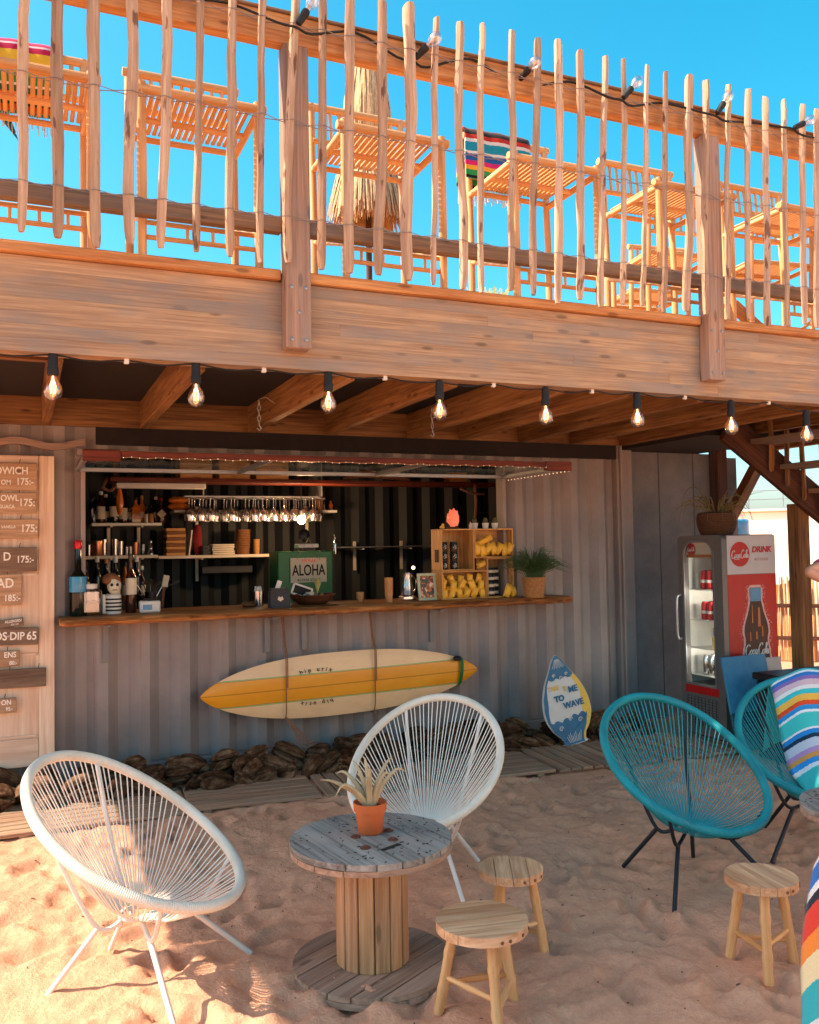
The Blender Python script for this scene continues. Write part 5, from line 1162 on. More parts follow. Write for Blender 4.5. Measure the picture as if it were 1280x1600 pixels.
MB().lathe([(0, 0), (.052, 0), (.052, .003), (0, .003)], 24, (FX0+.0295, FY1-.135, 1.515), SIDE @ Matrix.Rotation(0, 3, 'X')).part('logo_disc', 'red', fg, 30, True)
fbox('header_band', (FX0+.0265, WY0, 1.452), (FX0+.0295, WY1, 1.475), 'amber', 0, fg, 0)
def script_logo(m, at, w, mat, parent, lean=.22):
    """the flowing script wordmark drawn as pen strokes: C o c a - C o l a"""
    S_ = [[(.17, .62), (.13, .74), (.06, .70), (.015, .50), (.02, .28), (.07, .12), (.14, .16), (.19, .28)], [(.22, .40), (.19, .30), (.22, .18), (.27, .20), (.285, .32), (.25, .42), (.22, .40)],
          [(.37, .38), (.34, .43), (.305, .35), (.315, .22), (.35, .17), (.39, .25)], [(.475, .40), (.44, .43), (.405, .34), (.415, .20), (.45, .18), (.48, .30), (.485, .42), (.475, .26), (.50, .17), (.525, .24)],
          [(.525, .42), (.565, .44)], [(.70, .66), (.67, .80), (.60, .74), (.555, .52), (.56, .28), (.61, .12), (.68, .17), (.73, .30)], [(.75, .40), (.72, .30), (.75, .18), (.80, .20), (.815, .32), (.78, .42), (.75, .40)],
          [(.82, .30), (.86, .48), (.885, .72), (.865, .82), (.845, .66), (.845, .34), (.865, .18), (.89, .24)], [(.955, .40), (.92, .43), (.89, .34), (.90, .20), (.935, .18), (.96, .30), (.965, .42), (.955, .26), (.98, .17), (1.0, .26)],
          [(.14, .14), (.25, .04), (.38, .08), (.48, .02)]]
    f = MB()
    for st in S_:
        p = smoothpath([V(((x+(y-.4)*lean*.4-.5)*w, (y-.4)*w*.55, 0)) for x, y in st], 4); k = len(p)
        f.tube([m @ q+V(at) for q in p], [w*(.013+.012*abs(math.sin(i*.55))) for i in range(k)], 5)
    return f.part('script_logo', mat, parent, 60, True)
script_logo(SIDE, (FX0+.0255, FY1-.135, 1.515), .085, 'white', fg)
fbox('red_strip', (FX0-.004, FY0+.07, .355), (FX0+.002, FY1-.06, .42), 'red', .001, fg)
hd = MB().tube(smoothpath([(FX0+.0, FY1-.03, 1.14), (FX0-.045, FY1-.03, 1.12), (FX0-.05, FY1-.03, .98), (FX0-.045, FY1-.03, .80), (FX0+.0, FY1-.03, .78)], 4), .011, 8).part('handle', 'steelgrey', fg, 60, True)
for i in range(11): fbox('grille_slat', (FX0-.006, FY0+.09, .10+i*.021), (FX0+.001, FY1-.09, .109+i*.021), 'steelgrey', 0, fg, 0)
for i in range(9): fbox('grille_bar', (FX0-.009, FY0+.10+i*.04, .095), (FX0-.0065, FY0+.105+i*.04, .33), 'charcoal', 0, fg, 0)
# advertisement on the side that faces the sand
sx0, sx1, sy = FX0+.052, FX1-.004, FY0-.003
fbox('upper_panel', (sx0, sy, 1.318), (sx1, sy+.002, FZ-.008), 'sidewhite', 0, fg, 0); fbox('red_panel', (sx0, sy, .56), (sx1, sy+.002, 1.314), 'red', 0, fg, 0); fbox('lower_panel', (sx0, sy, .04), (sx1, sy+.002, .556), 'black', 0, fg, 0)
cd = V((sx0+.128, sy-.001, 1.475)); MB().lathe([(0, 0), (.098, 0), (.098, .003), (0, .003)], 32, cd, FACE).part('round_logo', 'red', fg, 30, True)
script_logo(FACE, cd+V((0, -.004, -.005)), .175, 'white', fg)
lt = lettering('DRINK', .066, V((sx0+.352, sy-.002, 1.508))-ORIG(fg), 'red', fg, shear=.2, bold=.002); lettering('ICE COLD', .032, V((sx0+.352, sy-.002, 1.430))-ORIG(fg), 'salmon', fg, bold=.0)
bx = sx0+.275; prof2 = [(w*1.14, z+(z-.56)*.06) for w, z in [(.115, .56), (.118, .62), (.110, .70), (.098, .78), (.108, .84), (.100, .90), (.075, .97), (.055, 1.04), (.045, 1.10), (.050, 1.115), (.050, 1.165), (.04, 1.17)]]
def silh(k, e): 
    pts = [(bx+w*k+e, z) for w, z in prof2]+[(bx-w*k-e, z) for w, z in reversed(prof2)]; return pts
pp_ = smoothpath([V((w, z, 0)) for w, z in prof2], 5); prof2 = [(p.x, max(.56, p.y)) for p in pp_]
fro = MB()
for (w0, z0), (w1, z1) in zip(prof2, prof2[1:]):
    if z1-z0 < 1e-4: continue
    for sd_ in (-1, 1): fro.hull([V((bx+sd_*(w0-.004), sy-.0012, z0)), V((bx+sd_*(w0+.02+R.uniform(-.004, .004)), sy-.0012, z0)), V((bx+sd_*(w1+.02+R.uniform(-.004, .004)), sy-.0012, z1)), V((bx+sd_*(w1-.004), sy-.0012, z1)), V((bx+sd_*w0, sy-.0008, z0)), V((bx+sd_*w1, sy-.0008, z1))], [(0, 1, 2, 3)])
zt_ = prof2[-1][1]; fro.hull([V((bx-.07, sy-.0012, zt_+.0005)), V((bx+.07, sy-.0012, zt_+.0005)), V((bx+.055, sy-.0012, zt_+.022)), V((bx-.055, sy-.0012, zt_+.022)), V((bx, sy-.0008, zt_+.01))], [(0, 1, 2, 3)])
for i in range(150):
    k_ = R.randrange(2, len(prof2)); w_, z_ = prof2[k_]; sd_ = R.choice((-1, 1)); e_ = R.uniform(.02, .05); c_ = (bx+sd_*(w_+e_), min(1.25, z_+R.uniform(-.01, .02))); s_ = R.uniform(.002, .006)*(1.4-e_*15)
    fro.prism([(c_[0]-s_, c_[1]-s_), (c_[0]+s_, c_[1]-s_*.6), (c_[0]+s_*.4, c_[1]+s_)], .0004, FACE, (0, sy-.0016-.0003*(i % 5), 0))
fro.part('frost_halo', 'frost', fg, 0, True, stuff=True)
MB().prism([(x, z+.001) for x, z in silh(1, 0)], .0025, FACE, (0, sy-.0014, 0)).part('printed_bottle', 'colaprint', fg, 0, True)
MB().prism([(bx-.056, 1.10), (bx+.056, 1.10), (bx+.057, 1.205), (bx-.057, 1.205)], .0015, FACE, (0, sy-.0040, 0)).part('printed_cap', 'liquidblue', fg, 0, True)
for x, z, w, h in ((-.045, .93, .012, .14), (.015, .90, .03, .15), (.055, .82, .014, .08), (-.07, .79, .012, .07), (-.01, .80, .02, .06)): MB().prism([(bx+x, z), (bx+x+w, z), (bx+x+w*.8, z+h), (bx+x+w*.2, z+h)], .001, FACE, (0, sy-.0040, 0)).part('printed_sheen', 'amber', fg, 0, True)
script_logo(FACE, (bx, sy-.007, .715), .245, 'white', fg)
fl = thing('fridge_lamp', 'lit tube lamp along the inside of the fridge door frame', 'lamp', (FX0+.072, FY0+.055, .9)); MB().tube([(0, 0, -.40), (0, 0, .50)], .007, 8).part('tube', 'fridgelamp', fl, 60)
al = bpy.data.lights.new('fridge_glow', 'POINT'); al.energy = 4.0; al.color = (1, .93, .82); al.shadow_soft_size = .08; alo = bpy.data.objects.new('fridge_glow', al); COL.objects.link(alo); alo.parent = fl; alo.location = (.06, .06, .30)
al2 = al.copy(); alo2 = bpy.data.objects.new('fridge_glow', al2); COL.objects.link(alo2); alo2.parent = fl; alo2.location = (.06, .06, -.2)
# cans and bottles on the shelves
def can(x, y, z, mat, label, grp, h=.115, r=.030):
    t = thing('drink_can', label, 'can', (x, y, z), 0, grp)
    MB().lathe([(0, 0), (r*.78, 0), (r, .010), (r, h*.88), (r*.80, h*.97), (r*.80, h), (0, h*.985)], 16).part('body', mat, t, 40); MB().lathe([(r*.72, h), (r*.80, h+.003), (r*.72, h+.004), (0, h+.001)], 16).part('rim', 'chrome', t, 40)
    if mat == 'redcan': MB().lathe([(r*1.004, h*.35), (r*1.012, h*.36), (r*1.012, h*.5), (r*1.004, h*.51)], 16).part('white_band', 'white', t, 40)
for i in range(5):
    for j in range(2): can(FX0+.13+j*.075, FY0+.075+.068*i, 1.191, 'redcan', 'red cola can on the top shelf of the fridge', 'red cans on the top fridge shelf', .15)
    for j in range(2): can(FX0+.13+j*.075, FY0+.075+.068*i, .941, 'redcan', 'red cola can on the second shelf of the fridge', 'red cans on the second fridge shelf', .145)
    for j in range(2): can(FX0+.13+j*.075, FY0+.075+.068*i, .493, 'chrome', 'silver can on the bottom shelf of the fridge', 'silver cans on the bottom fridge shelf', .155)
for i in range(3): can(FX0+.13, FY0+.08+.075*i, .711, 'yellow', 'yellow can on the third shelf of the fridge', 'yellow cans on the third fridge shelf', .10); can(FX0+.13, FY0+.08+.075*i, .814, 'chrome', 'silver can standing on the yellow cans in the fridge', 'silver cans on the yellow cans', .07, .024)
# basket plant on the fridge
t = thing('basket_plant', 'spiky air plant in a dark woven basket on top of the fridge', 'plant', (5.16, -.80, FZ))
pr = [(0, 0), (.11, 0)]
for i in range(13): z = .004+i*.0135; r = .125+.030*math.sin(i/12*2.4); pr += [(r+.005, z+.002), (r+.005, z+.009), (r, z+.012)]
pr += [(.13, .185), (.115, .185), (.10, .15), (0, .15)]
MB().lathe(pr, 22).part('basket', 'darkbasket', t, 50); f = MB()
for i in range(34):
    q = R.uniform(0, 6.283); d = V((math.cos(q), math.sin(q), 0)); l = R.uniform(.16, .40); up = R.uniform(.02, .22); f.tube(smoothpath([d*.03+V((0, 0, .16)), d*l*.45+V((0, 0, .17+up)), d*l*.8+V((0, 0, .17+up*.8)), d*l+V((0, 0, .12+up*R.uniform(-.6, .9)))], 4), [.006-.0052*k/12 for k in range(13)], 4)
f.tube(smoothpath([V((0, 0, .16)), V((.15, -.05, .24)), V((.30, -.08, .33)), V((.42, -.1, .35))], 4), [.006-.005*k/12 for k in range(13)], 4)
f.part('leaves', 'drygreen', t, 0, stuff=True)
# painting leaning on the fridge, pale board behind it, black chest
pt = thing('seascape_painting', 'unframed blue seascape canvas leaning against the fridge side', 'painting', (5.07, -1.28, .01)); pt.rotation_euler = (rad(-12), 0, rad(0))
MB().box((0, 0, .35), (.44, .02, .70), ch=.002).part('canvas', 'seacanvas', pt, 30); MB().box((0, -.0115, .275), (.438, .002, .012)).part('painted_horizon', 'teal_dark', pt, 0)
f = MB(); f.tube([(.17, -.013, .27), (.15, -.013, .38), (.13, -.013, .45)], [.010, .008, .004], 5); f.tube([(.15, -.013, .37), (.17, -.013, .42)], .004, 5); f.tube([(.145, -.013, .40), (.12, -.013, .43)], .003, 5); f.part('painted_tree', 'kraftdark', pt, 60)
MB().box((5.30, -1.19, .34), (.30, .012, .66), RX(rad(-10)), .002).top('pale_board', 'steelgrey', 'pale grey board behind the seascape canvas', 'board')
t = thing('black_chest', 'black chest standing between painting and striped blanket', 'chest', (5.26, -1.62, 0)); MB().box((0, 0, .28), (.70, .40, .56), ch=.012).part('body', 'black', t, 30); MB().box((0, 0, .59), (.74, .44, .05), ch=.010).part('lid', 'black', t, 30)

# ================================================================== seats and tables on the sand
HB, HF, LL, WW, SAG = .784, .322, .385, .36, -.032
def rimpt(q, k=1.0, dz=0.0):
    a, b = math.cos(q), math.sin(q); return V((LL*a*k, WW*b*(1-.06*a)*k, (HB+HF)/2-(HB-HF)/2*a+SAG*b*b+dz))
def acapulco(name, label, loc, rz, rim, strings, frame, group=None):
    t = thing(name, label, 'chair', loc, rz, group); N = 120
    MB().tube([rimpt(2*math.pi*i/N) for i in range(N)], .0205, 12, True).part('rim', rim, t, 80)
    hub = V((.0, 0, .235)); s = MB(); n = 96
    for i in range(n):
        q = 2*math.pi*(i+.5*(i % 2)*.35)/n; p = rimpt(q); d = V((math.cos(q), math.sin(q), 0)); h = hub+V((d.x*.062, d.y*.062, .0+.012*abs(d.x)))
        c = h.lerp(p, .45)+V((0, 0, -.035)); pp = [h, h.lerp(c, .5)+V((0, 0, -.006)), c, c.lerp(p, .55)+V((0, 0, -.006)), p]
        s.tube(smoothpath([h, c, p], 3), .0027, 5, cap=False)
    s.part('cords', strings, t, 80, stuff=True)
    MB().tube([hub+V((.062*math.cos(q), .062*math.sin(q), -.004)) for q in [i*2*math.pi/24 for i in range(24)]], .009, 8, True).part('hub_ring', frame, t, 80)
    for (fx, fy, q) in ((-.25, .20, 2.55), (-.25, -.20, -2.55), (.32, .29, .85), (.32, -.29, -.85)):
        foot = V((fx, fy, -.012)); knee = V((fx*.42, fy*.48, .205)); rp = rimpt(q, .985, -.012)
        MB().tube([foot, foot.lerp(knee, .5), knee], .0105, 8).part('leg', frame, t, 60)
        MB().tube(smoothpath([hub+V((fx*.15, fy*.15, -.014)), knee, knee.lerp(rp, .5)+V((0, 0, -.035)), rp], 5), .009, 8).part('upright', frame, t, 60)
    return t
acapulco('woven_chair', 'white woven egg chair standing in the sun at the left', (.383, -2.912, 0), -.669, 'rim_white', 'str_white', 'white_frame', 'woven egg chairs')
acapulco('woven_chair', 'white woven egg chair in the shade behind the cable-reel table', (1.771, -2.456, 0), -2.327, 'rim_white', 'str_white', 'white_frame', 'woven egg chairs')
acapulco('woven_chair', 'teal woven egg chair with dark legs standing alone on the shaded sand', (2.867, -3.031, 0), -1.684, 'rim_teal', 'str_teal', 'dark_frame', 'woven egg chairs')
C4 = (3.80, -2.93, 0); R4 = -2.15
acapulco('woven_chair', 'teal woven egg chair draped with the turquoise striped blanket', C4, R4, 'rim_teal', 'str_teal', 'dark_frame', 'woven egg chairs')
C5 = (2.28, -4.91, 0); R5 = -.41
acapulco('woven_chair', 'cream woven egg chair cut off by the lower right edge', C5, R5, 'rim_cream', 'str_white', 'white_frame', 'woven egg chairs')
def blanket(path, width, mat, name, label, loc, rz, th=.012, wav=.012, lab='blanket', v0=0.0, v1=1.0, skew=0.0):
    """cloth sheet that follows a path in the x-z plane of its own frame, width along y"""
    pts = smoothpath([V((p[0], 0, p[1])) for p in path], 8); L_ = [0.0]
    for a_, b_ in zip(pts, pts[1:]): L_.append(L_[-1]+(b_-a_).length)
    T = L_[-1]; sp = [p[2] if len(p) > 2 else 1.0 for p in path]
    def fn(u, v):
        s = v*T; i = 0
        while i < len(L_)-2 and L_[i+1] < s: i += 1
        f_ = (s-L_[i])/max(1e-6, L_[i+1]-L_[i]); p = pts[i].lerp(pts[i+1], f_); k = v*(len(sp)-1); j = min(int(k), len(sp)-2); wd = width*(sp[j]+(sp[j+1]-sp[j])*(k-j))
        y = (u-.5)*wd; bow = path_bow*(2*(u-.5))**2
        n = wav*noise.noise(V((u*4+v, v*5, 3)))+wav*.6*math.sin(u*17+v*4)*.5
        return p+V((n-bow*.2, y+skew*v, n-bow))
    path_bow = .10 if name == 'draped_blanket' else .0
    m = MB(); m.grid(fn, 20, 48, lambda u, v: (u, v0+(v1-v0)*v, 0)); o = m.top(name, mat, label, lab, None, 60, V((0, 0, 0)))
    o.location = loc; o.rotation_euler = (0, 0, rz); md = o.modifiers.new('thick', 'SOLIDIFY'); md.thickness = th; md.offset = 1; return o
blanket([(-.50, .45), (-.455, .66), (-.40, .835, 1), (-.35, .84), (-.27, .73), (-.18, .56), (-.08, .42), (.03, .34, .7)], .44, 'serape_turq', 'draped_blanket', 'turquoise blanket with coloured stripes draped over the rear teal chair', (C4[0]+.05, C4[1]-.06, 0), R4, skew=.05, v0=-.52, v1=1.0)
blanket([(-.47, .12), (-.46, .35), (-.445, .60), (-.41, .80), (-.385, .83), (-.355, .815), (-.30, .70), (-.20, .50), (-.08, .33)], .26, 'serape_multi', 'draped_blanket', 'multicoloured serape hanging over the cream chair at the lower right', C5, R5, v0=.85, v1=-.5)
# ---- cable reel tables
def disc_planks(t, Rr, n, gap, th, z, mat, ang=0.0, name='plank', seg=10):
    for i in range(n):
        a = -Rr+2*Rr*i/n+gap/2; b = -Rr+2*Rr*(i+1)/n-gap/2; rr = Rr-.002
        ca, cb = max(-rr, min(rr, a)), max(-rr, min(rr, b)); ta, tb = math.acos(ca/rr), math.acos(cb/rr)
        up = [(rr*math.cos(ta+(tb-ta)*k/seg), rr*math.sin(ta+(tb-ta)*k/seg)) for k in range(seg+1)]
        pts = [(x, -y) for x, y in up]+list(reversed(up)); dz = R.uniform(-.0012, .0012)
        # outline counter-clockwise: along the lower arc, back along the upper
        ar = sum(pts[k][0]*pts[(k+1) % len(pts)][1]-pts[(k+1) % len(pts)][0]*pts[k][1] for k in range(len(pts)))
        if ar < 0: pts = list(reversed(pts))
        m = MB(); m.prism(pts, th, None, (0, 0, z+dz)); o_ = V((R.random()*9, R.random()*9, 0)); m.g = [V((p.y, p.x, p.z))+o_ for p in m.v]; rm = RZ(ang); m.v = [rm @ p for p in m.v]
        m.part(name, mat, t, 30)
def spool(loc, label, rz, Rr=.312, H=.50):
    t = thing('cable_reel_table', label, 'table', loc, rz, 'cable reel tables')
    disc_planks(t, Rr, 7, .006, .022, H-.022, 'spooltop'); disc_planks(t, Rr*.997, 6, .005, .020, H-.0435, 'spoolbase', math.pi/2, 'under_plank')
    disc_planks(t, Rr*.98, 7, .006, .020, .022, 'spoolbase', math.pi/2+.35); disc_planks(t, Rr*.985, 7, .006, .022, -.002, 'spoolbase', .35, 'under_plank')
    n = 14; r = .128
    for i in range(n):
        q = 2*math.pi*i/n; MB().box((r*math.cos(q), r*math.sin(q), (H-.044+.042)/2), (.018, 2*r*math.tan(math.pi/n)-.004, H-.044-.042), RZ(q), .003).part('stave', 'spool', t, 30)
    f = MB()
    for i in range(120): q = R.uniform(0, 6.283); rr = Rr*math.sqrt(R.uniform(.10, .93)); a = R.uniform(-.5, .5)+(1.2 if R.random() < .2 else 0); f.box((rr*math.cos(q), rr*math.sin(q), H+.0002), (R.uniform(.005, .013), R.uniform(.002, .0045), .003), RZ(a))
    f.part('staples', 'soil', t, 0, stuff=True)
    for x, y in ((-.05, .03), (.09, .02), (.05, -.08), (-.08, -.10)): MB().lathe([(0, H-.001), (.02, H-.001), (.02, H+.0025), (.011, H+.003), (.011, H+.008), (0, H+.009)], 14, (x, y, 0)).part('bolt', 'rust', t, 40)
    MB().box((.0, -.15, H+.0015), (.09, .018, .003), RZ(.25)).part('burnt_mark', 'ink', t, 0)
    return t
spool((1.215, -3.18, -.03), 'round cable reel table with grey plank top carrying the aloe pot', .15)
spool((3.22, -3.80, -.014), 'cable reel table cut off at the right edge beside the teal chairs', -.4)
# ---- aloe in a terracotta pot
ap = V((1.215, -3.18, .4715))+V((.015, .045, 0)); t = thing('potted_aloe', 'pale spiky aloe in a terracotta pot on the reel table', 'plant', ap)
MB().lathe([(0, 0), (.044, 0), (.047, .003), (.058, .085), (.064, .086), (.066, .118), (.060, .118), (.057, .10), (0, .10)], 28).part('pot', 'terracotta', t, 40); MB().lathe([(.056, .098), (.03, .104), (0, .106)], 18).part('soil', 'soil', t, 60)
for i, (q, l, up, bend) in enumerate(((3.4, .16, .11, .05), (2.7, .13, .14, .02), (-.1, .15, .14, .03), (.35, .12, .16, .0), (1.6, .05, .17, .0), (-1.9, .06, .16, .01), (4.2, .09, .13, .02), (-.8, .09, .14, .02), (2.2, .08, .16, .0), (3.15, .20, .12, .0))):
    d = V((math.cos(q), math.sin(q), 0)); p = [V((0, 0, .10))+d*.010, d*l*.35+V((0, 0, .10+up*.55)), d*l*.75+V((0, 0, .10+up*.95)), d*l+V((0, 0, .10+up*1.05-bend))]
    pp = smoothpath(p, 4); k = len(pp); MB().tube(pp, [max(.0012, .0135*(1-(j/(k-1)))**.8) for j in range(k)], 7).part('leaf', 'aloe', t, 60)
# ---- low bamboo stools
def stool(loc, label, Rr, H, rz, npl):
    t = thing('bamboo_stool', label, 'stool', loc, rz, 'bamboo stools'); disc_planks(t, Rr, npl, .0025, .031, H-.031, 'stool')
    fe = []
    for i in range(3):
        q = 2*math.pi*i/3; d = V((math.cos(q), math.sin(q), 0)); a, b = d*(Rr*1.0)+V((0, 0, -.015)), d*(Rr*.62)+V((0, 0, H-.036)); fe.append((a, b)); pts = []; rs = []
        for k in range(15): u = k/14; pts.append(a.lerp(b, u)); rs.append(.0175+(.0028 if k in (4, 10) else 0))
        MB().tube(pts, rs, 10).part('leg', 'bamboo', t, 50)
    for i in range(3): (a, b), (c, e) = fe[i], fe[(i+1) % 3]; z = .28+.07*i; p, q = a.lerp(b, z), c.lerp(e, z); MB().tube([p, p.lerp(q, .3), p.lerp(q, .5), p.lerp(q, .7), q], [.009, .0095, .012, .0095, .009], 8).part('stretcher', 'bamboo', t, 50)
    for i in range(4): q = -1.4+i*.35-rz-.3+R.uniform(-.1, .1); MB().lathe([(0, .001), (.006, .001), (.006, -.001), (0, -.001)], 10, (Rr*math.cos(q)*.999, Rr*math.sin(q)*.999, H-.018), RZ(q) @ RY(math.pi/2)).part('peg', 'kraftdark', t, 40)
    return t
stool((1.415, -3.70, 0), 'nearest bamboo stool with broad plank seat before the reel table', .158, .318, -1.75, 6)
stool((1.735, -3.34, 0), 'smaller bamboo stool behind the nearest stool by the reel table', .127, .325, -.45, 4)
stool((2.53, -3.83, 0), 'bamboo stool standing alone right of centre in front of the teal chair', .133, .325, -.15, 5)

# ================================================================== on the roof terrace
def bar_chair(label, x, group='bamboo bar chairs'):
    t = thing('bamboo_bar_chair', label, 'chair', (x, -1.945, DZ), 0, group); w, d, sz = .275, .265, .805
    r = .021
    for sx in (-1, 1):
        MB().tube([(sx*w, -d, 0), (sx*w, -d, .27), (sx*w, -d, .275), (sx*w, -d, sz+.02)], [r, r, r*1.12, r], 8).part('leg', 'bamboo', t, 50)
        MB().tube([(sx*w, d, 0), (sx*w, d, .5), (sx*w, d+.03, 1.17)], r, 8).part('leg', 'bamboo', t, 50)
        MB().tube([(sx*w, -d, sz-.03), (sx*w, d, sz-.03)], .019, 8).part('side_rail', 'bamboo', t, 50)
        MB().tube([(sx*w, -d, .18), (sx*w, d, .36)], .014, 7).part('brace', 'bamboo', t, 50)
    for y in (-d, 0, d): MB().tube([(-w-.04*(y == -d), y, sz-.012-.02*(y == 0)), (w+.04*(y == -d), y, sz-.012-.02*(y == 0))], .024 if y == -d else .017, 8).part('seat_bar', 'bamboo', t, 50)
    sl = None
    for i in range(17):
        xx_ = -w+.03+(2*w-.06)*i/16
        if sl is None: sl = MB().box((0, 0, 0), (.021, 2*d-.04, .012), ch=.003).part('slat', 'bamboo', t, 30); sl.location = (xx_, 0, sz+.012)
        else: again(sl, (xx_, 0, sz+.012))
    MB().tube([(-w-.03, d+.03, 1.155), (w+.03, d+.03, 1.155)], .023, 8).part('back_bar', 'bamboo', t, 50); MB().tube([(-w, d+.01, .95), (w, d+.01, .95)], .017, 8).part('back_bar', 'bamboo', t, 50)
    for i in range(9): MB().tube([(-w+.06+i*(2*w-.12)/8, d+.012, .95), (-w+.06+i*(2*w-.12)/8, d+.03, 1.14)], .011, 6).part('back_spindle', 'bamboo', t, 50)
    for z in (.10, .17): MB().tube([(-w, -d+.02, z), (w, -d+.02, z)], .012, 7).part('foot_bar', 'bamboo', t, 50)
    for i in range(4): MB().tube([(-w+.09+i*.12, -d+.02, .10), (-w+.09+i*.12, -d+.02, .17)], .008, 6).part('foot_spindle', 'bamboo', t, 50)
    return t
CL = ['bamboo bar chair under the pink and green blanket at the upper left', 'bamboo bar chair left of the weathered railing post', 'bamboo bar chair in front of the closed thatch parasol', 'bamboo bar chair carrying the orange and black blanket', 'bamboo bar chair left of the right railing post', 'bamboo bar chair right of the right railing post', 'bamboo bar chair at the far right of the terrace']
c0 = bar_chair(CL[0], -.0)
for i in range(1, 7): dup(c0, (-.23+1.0*i, -1.945, DZ), None, CL[i])
for x_, y_, lb_ in ((4.55, -.95, 'bamboo bar chair in the second row, just right of the right railing post'), (5.45, -1.05, 'bamboo bar chair in the second row near the right edge'), (5.05, -.1, 'bamboo bar chair farthest back at the right of the terrace')): dup(c0, (x_, y_, DZ), math.pi-.15, lb_)
def throw2(x, mat, label):
    d = .265; pth = [(d+.085, .86), (d+.08, 1.0), (d+.07, 1.14), (d+.03, 1.19), (d-.02, 1.16), (d-.03, 1.0), (d-.03, .87)]
    L = thing('serape_throw', label, 'blanket', (x, -1.945, DZ)); pts = smoothpath([V((0, p[0], p[1])) for p in pth], 6); n_ = len(pts)
    def fn(u, v):
        k = v*(n_-1); i = min(int(k), n_-2); p = pts[i].lerp(pts[i+1], k-i); return p+V(((u-.5)*.46+.006*noise.noise(V((v*5, u*3, x))), .010*noise.noise(V((u*5, v*4, x)))+.006*math.sin(u*20), .008*noise.noise(V((u*4, 1, x)))*(1 if v < .1 else .3)))
    m = MB(); m.grid(fn, 18, 36, lambda u, v: (u, abs(v-.5)*1.9, 0)); o = m.part('cloth', mat, L, 60); md = o.modifiers.new('thick', 'SOLIDIFY'); md.thickness = .009
    f = MB()
    for i in range(40): xx_ = -.22+.44*i/39; f.tube([(xx_, d+.085, .865), (xx_+R.uniform(-.01, .01), d+.085+R.uniform(-.01, .01), .77+R.uniform(-.02, .03))], .003, 4)
    f.part('fringe', 'white', L, 60, stuff=True); return L
throw2(-.07, 'serape_pink', 'pink, yellow and green serape over the chair back at the upper left'); throw2(2.68, 'serape_orange', 'orange, black and turquoise serape over a bar chair back')
# closed thatch parasol
tp_ = thing('thatch_parasol', 'closed straw thatch parasol tied with a red ribbon on the terrace', 'parasol', (2.30, -.45, DZ))
MB().tube([(0, 0, 0), (0, 0, 2.2)], .022, 10).part('pole', 'darkwood', tp_, 60)
def thatch(z0, z1, r0, r1, n):
    f = MB()
    for i in range(n):
        q = R.uniform(0, 6.283); d = V((math.cos(q), math.sin(q), 0)); zt = z1-R.uniform(0, .35)*(z1-z0); ft = (zt-z0)/(z1-z0); ra = r0+(r1-r0)*ft; e = R.uniform(.55, 1.22); zb = z0+R.uniform(-.07, .25)*(z1-z0)
        rb = r0+(r1-r0)*max(0, (zb-z0)/(z1-z0)); t_ = V((-d.y, d.x, 0)); w = R.uniform(.004, .009); a = d*ra*e*.9+V((0, 0, zt)); b = d*rb*e+V((0, 0, zb))+t_*R.uniform(-.03, .03); m_ = (a+b)/2+d*.02
        f.add([a-t_*w, a+t_*w, m_+t_*w, m_-t_*w, b+t_*w*.4, b-t_*w*.4], [(0, 1, 2, 3), (3, 2, 4, 5)])
    return f
thatch(1.00, 1.60, .27, .12, 1900).part('lower_thatch', 'straw', tp_, 0, stuff=True); thatch(1.50, 2.30, .17, .09, 1500).part('upper_thatch', 'straw', tp_, 0, stuff=True)
MB().tube([V((.165*math.cos(q), .165*math.sin(q), 1.49+.02*math.sin(q*3))) for q in [i*2*math.pi/24 for i in range(24)]], .028, 6, True).part('ribbon', 'purple', tp_, 60); MB().lathe([(.05, 1.15), (.13, 1.2), (.09, 1.6), (.07, 2.0), (0, 2.15)], 16).part('core', 'straw', tp_, 60)
MB().lathe([(0, 0), (.22, 0), (.22, .06), (.05, .08), (0, .08)], 20).part('base', 'charcoal', tp_, 40)
t = thing('dry_bush', 'yellow green feathery bush at deck level behind the railing', 'plant', (4.0, .9, DZ)); f = MB()
for i in range(500):
    q = R.uniform(0, 6.283); d = V((math.cos(q), math.sin(q), 0)); h = R.uniform(.6, 1.08); l = R.uniform(.02, .26); f.tube([d*.05+V((0, 0, .3)), d*l*.6+V((0, 0, h*.75)), d*l+V((0, 0, h))], [.004, .004, .006], 3)
f.part('foliage', 'drygrass', t, 0, stuff=True); MB().lathe([(0, 0), (.2, 0), (.24, .4), (.2, .4), (0, .36)], 16).part('pot', 'terracotta', t, 40)
# dark folded umbrella at the far left edge
m = MB(); c = P(4, 175, Y=-1.4); m.lathe([(0, -.16), (.012, -.1), (.05, .1), (.07, .45), (.04, .8), (0, .9)], 10, c, RY(-.5)); m.top('folded_parasol', 'bluecloth', 'dark teal folded parasol at the upper left edge', 'parasol')

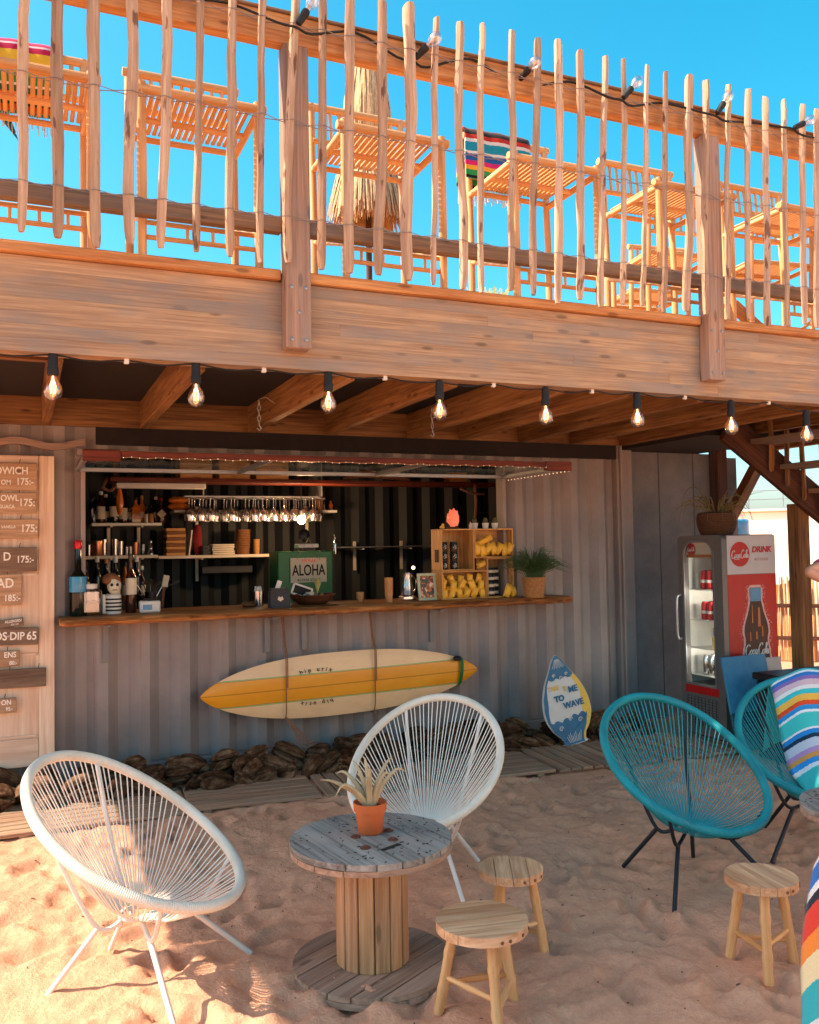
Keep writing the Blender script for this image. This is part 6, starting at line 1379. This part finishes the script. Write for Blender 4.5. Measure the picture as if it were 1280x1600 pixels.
# ================================================================== person at the right edge, elbow and sleeve in view
def skin_body(name, verts, edges, radii, mat, parent, sub=2):
    me = bpy.data.meshes.new(name); me.from_pydata(verts, edges, []); o = bpy.data.objects.new(name, me); COL.objects.link(o)
    md = o.modifiers.new('skin', 'SKIN'); md.use_smooth_shade = True
    for i, r in enumerate(radii): sv = me.skin_vertices[0].data[i]; sv.radius = (r, r) if not hasattr(r, '__len__') else r; sv.use_root = (i == 0)
    sb_ = o.modifiers.new('sub', 'SUBSURF'); sb_.levels = sub; sb_.render_levels = sub
    bpy.context.view_layer.update(); dg = bpy.context.evaluated_depsgraph_get(); m2 = bpy.data.meshes.new_from_object(o.evaluated_get(dg)); bpy.data.objects.remove(o)
    m2.materials.clear(); m2.materials.append(M[mat]); at = m2.attributes.new('g', 'FLOAT_VECTOR', 'POINT'); at.data.foreach_set('vector', [x for v in m2.vertices for x in v.co])
    m2.shade_smooth(); o = bpy.data.objects.new(name, m2); COL.objects.link(o); o.parent = parent; return o
pe = thing('person', 'person in a pink patterned top with a bent elbow at the right edge', 'person', (5.26, -2.02, 0))
vts = [(0, 0, .95), (0, 0, 1.12), (0, 0, 1.30), (0, 0, 1.43), (0, -.01, 1.50), (0, -.02, 1.60), (0, -.02, 1.68),
       (.10, 0, .90), (.10, -.01, .50), (.10, .01, .09), (.10, -.12, .04), (-.10, 0, .90), (-.10, -.01, .50), (-.10, .01, .09), (-.10, -.12, .04),
       (-.17, 0, 1.42), (-.32, -.01, 1.40), (-.485, -.02, 1.365), (-.38, -.10, 1.31), (-.27, -.19, 1.27), (-.21, -.23, 1.27),
       (.17, 0, 1.42), (.20, .02, 1.15), (.20, -.05, .90), (.20, -.08, .80)]
eds = [(0, 1), (1, 2), (2, 3), (3, 4), (4, 5), (5, 6), (0, 7), (7, 8), (8, 9), (9, 10), (0, 11), (11, 12), (12, 13), (13, 14), (3, 15), (15, 16), (16, 17), (17, 18), (18, 19), (19, 20), (3, 21), (21, 22), (22, 23), (23, 24)]
rds = [.13, .12, .13, .09, .055, .09, .07, .085, .06, .045, .04, .085, .06, .045, .04, .06, .05, .040, .040, .030, .028, .06, .045, .032, .028]
bd = skin_body('body', vts, eds, rds, 'skin', pe)
skin_body('top', [(0, 0, .98), (0, 0, 1.14), (0, 0, 1.30), (0, 0, 1.42), (-.17, 0, 1.42), (-.32, -.01, 1.40), (-.40, -.015, 1.385), (.17, 0, 1.42), (.195, .015, 1.22)], [(0, 1), (1, 2), (2, 3), (3, 4), (4, 5), (5, 6), (3, 7), (7, 8)], [.145, .135, .145, .10, .07, .061, .058, .07, .058], 'pinkcloth', pe)
skin_body('trousers', [(0, 0, .96), (.10, 0, .90), (.10, -.01, .50), (.10, .01, .12), (-.10, 0, .90), (-.10, -.01, .50), (-.10, .01, .12)], [(0, 1), (1, 2), (2, 3), (0, 4), (4, 5), (5, 6)], [.14, .10, .075, .06, .10, .075, .06], 'denim', pe)
for k in range(4): skin_body('finger', [(-.21, -.23, 1.285-.017*k), (-.175, -.25, 1.287-.017*k), (-.15, -.235, 1.284-.017*k)], [(0, 1), (1, 2)], [.010, .009, .007], 'skin', bd, 1)
skin_body('thumb', [(-.235, -.215, 1.29), (-.21, -.225, 1.325), (-.19, -.225, 1.345)], [(0, 1), (1, 2)], [.011, .010, .008], 'skin', bd, 1)
hr = MB().blob((0, .012, 1.665), (.105, .115, .115), 3, .1, 16, 12).part('hair', 'hair', pe, 60)
for s in (-1, 1): MB().blob((s*.032, -.108, 1.615), (.012, .008, .008), 1, 0).part('eye', 'ink', bd, 60)
MB().blob((0, -.118, 1.59), (.013, .018, .022), 1, .1).part('nose', 'skin', bd, 60); MB().box((0, -.108, 1.555), (.04, .01, .008)).part('mouth', 'pinkcloth', bd, 0)

# ---- bits of litter and pebbles trodden into the sand
f = MB()
for i in range(260):
    x, y = R.uniform(-.6, 4.4), R.uniform(-4.6, -1.2); z = sand_z(x, y)
    if R.random() < .6: k_ = R.uniform(.0015, .005); f.blob((x, y, z+k_*.4), (k_, k_*R.uniform(.6, 1), k_*.6), i, .4, 6, 4)
    else: a = R.uniform(0, 6.28); l = R.uniform(.006, .024); f.box((x, y, z+.003), (l, R.uniform(.002, .006), .002), RZ(a))
o = f.top('sand_litter', 'litter', 'small pebbles and dry twig bits lying on the sand', 'litter', None, 40, V((0, 0, 0)), 'stuff')
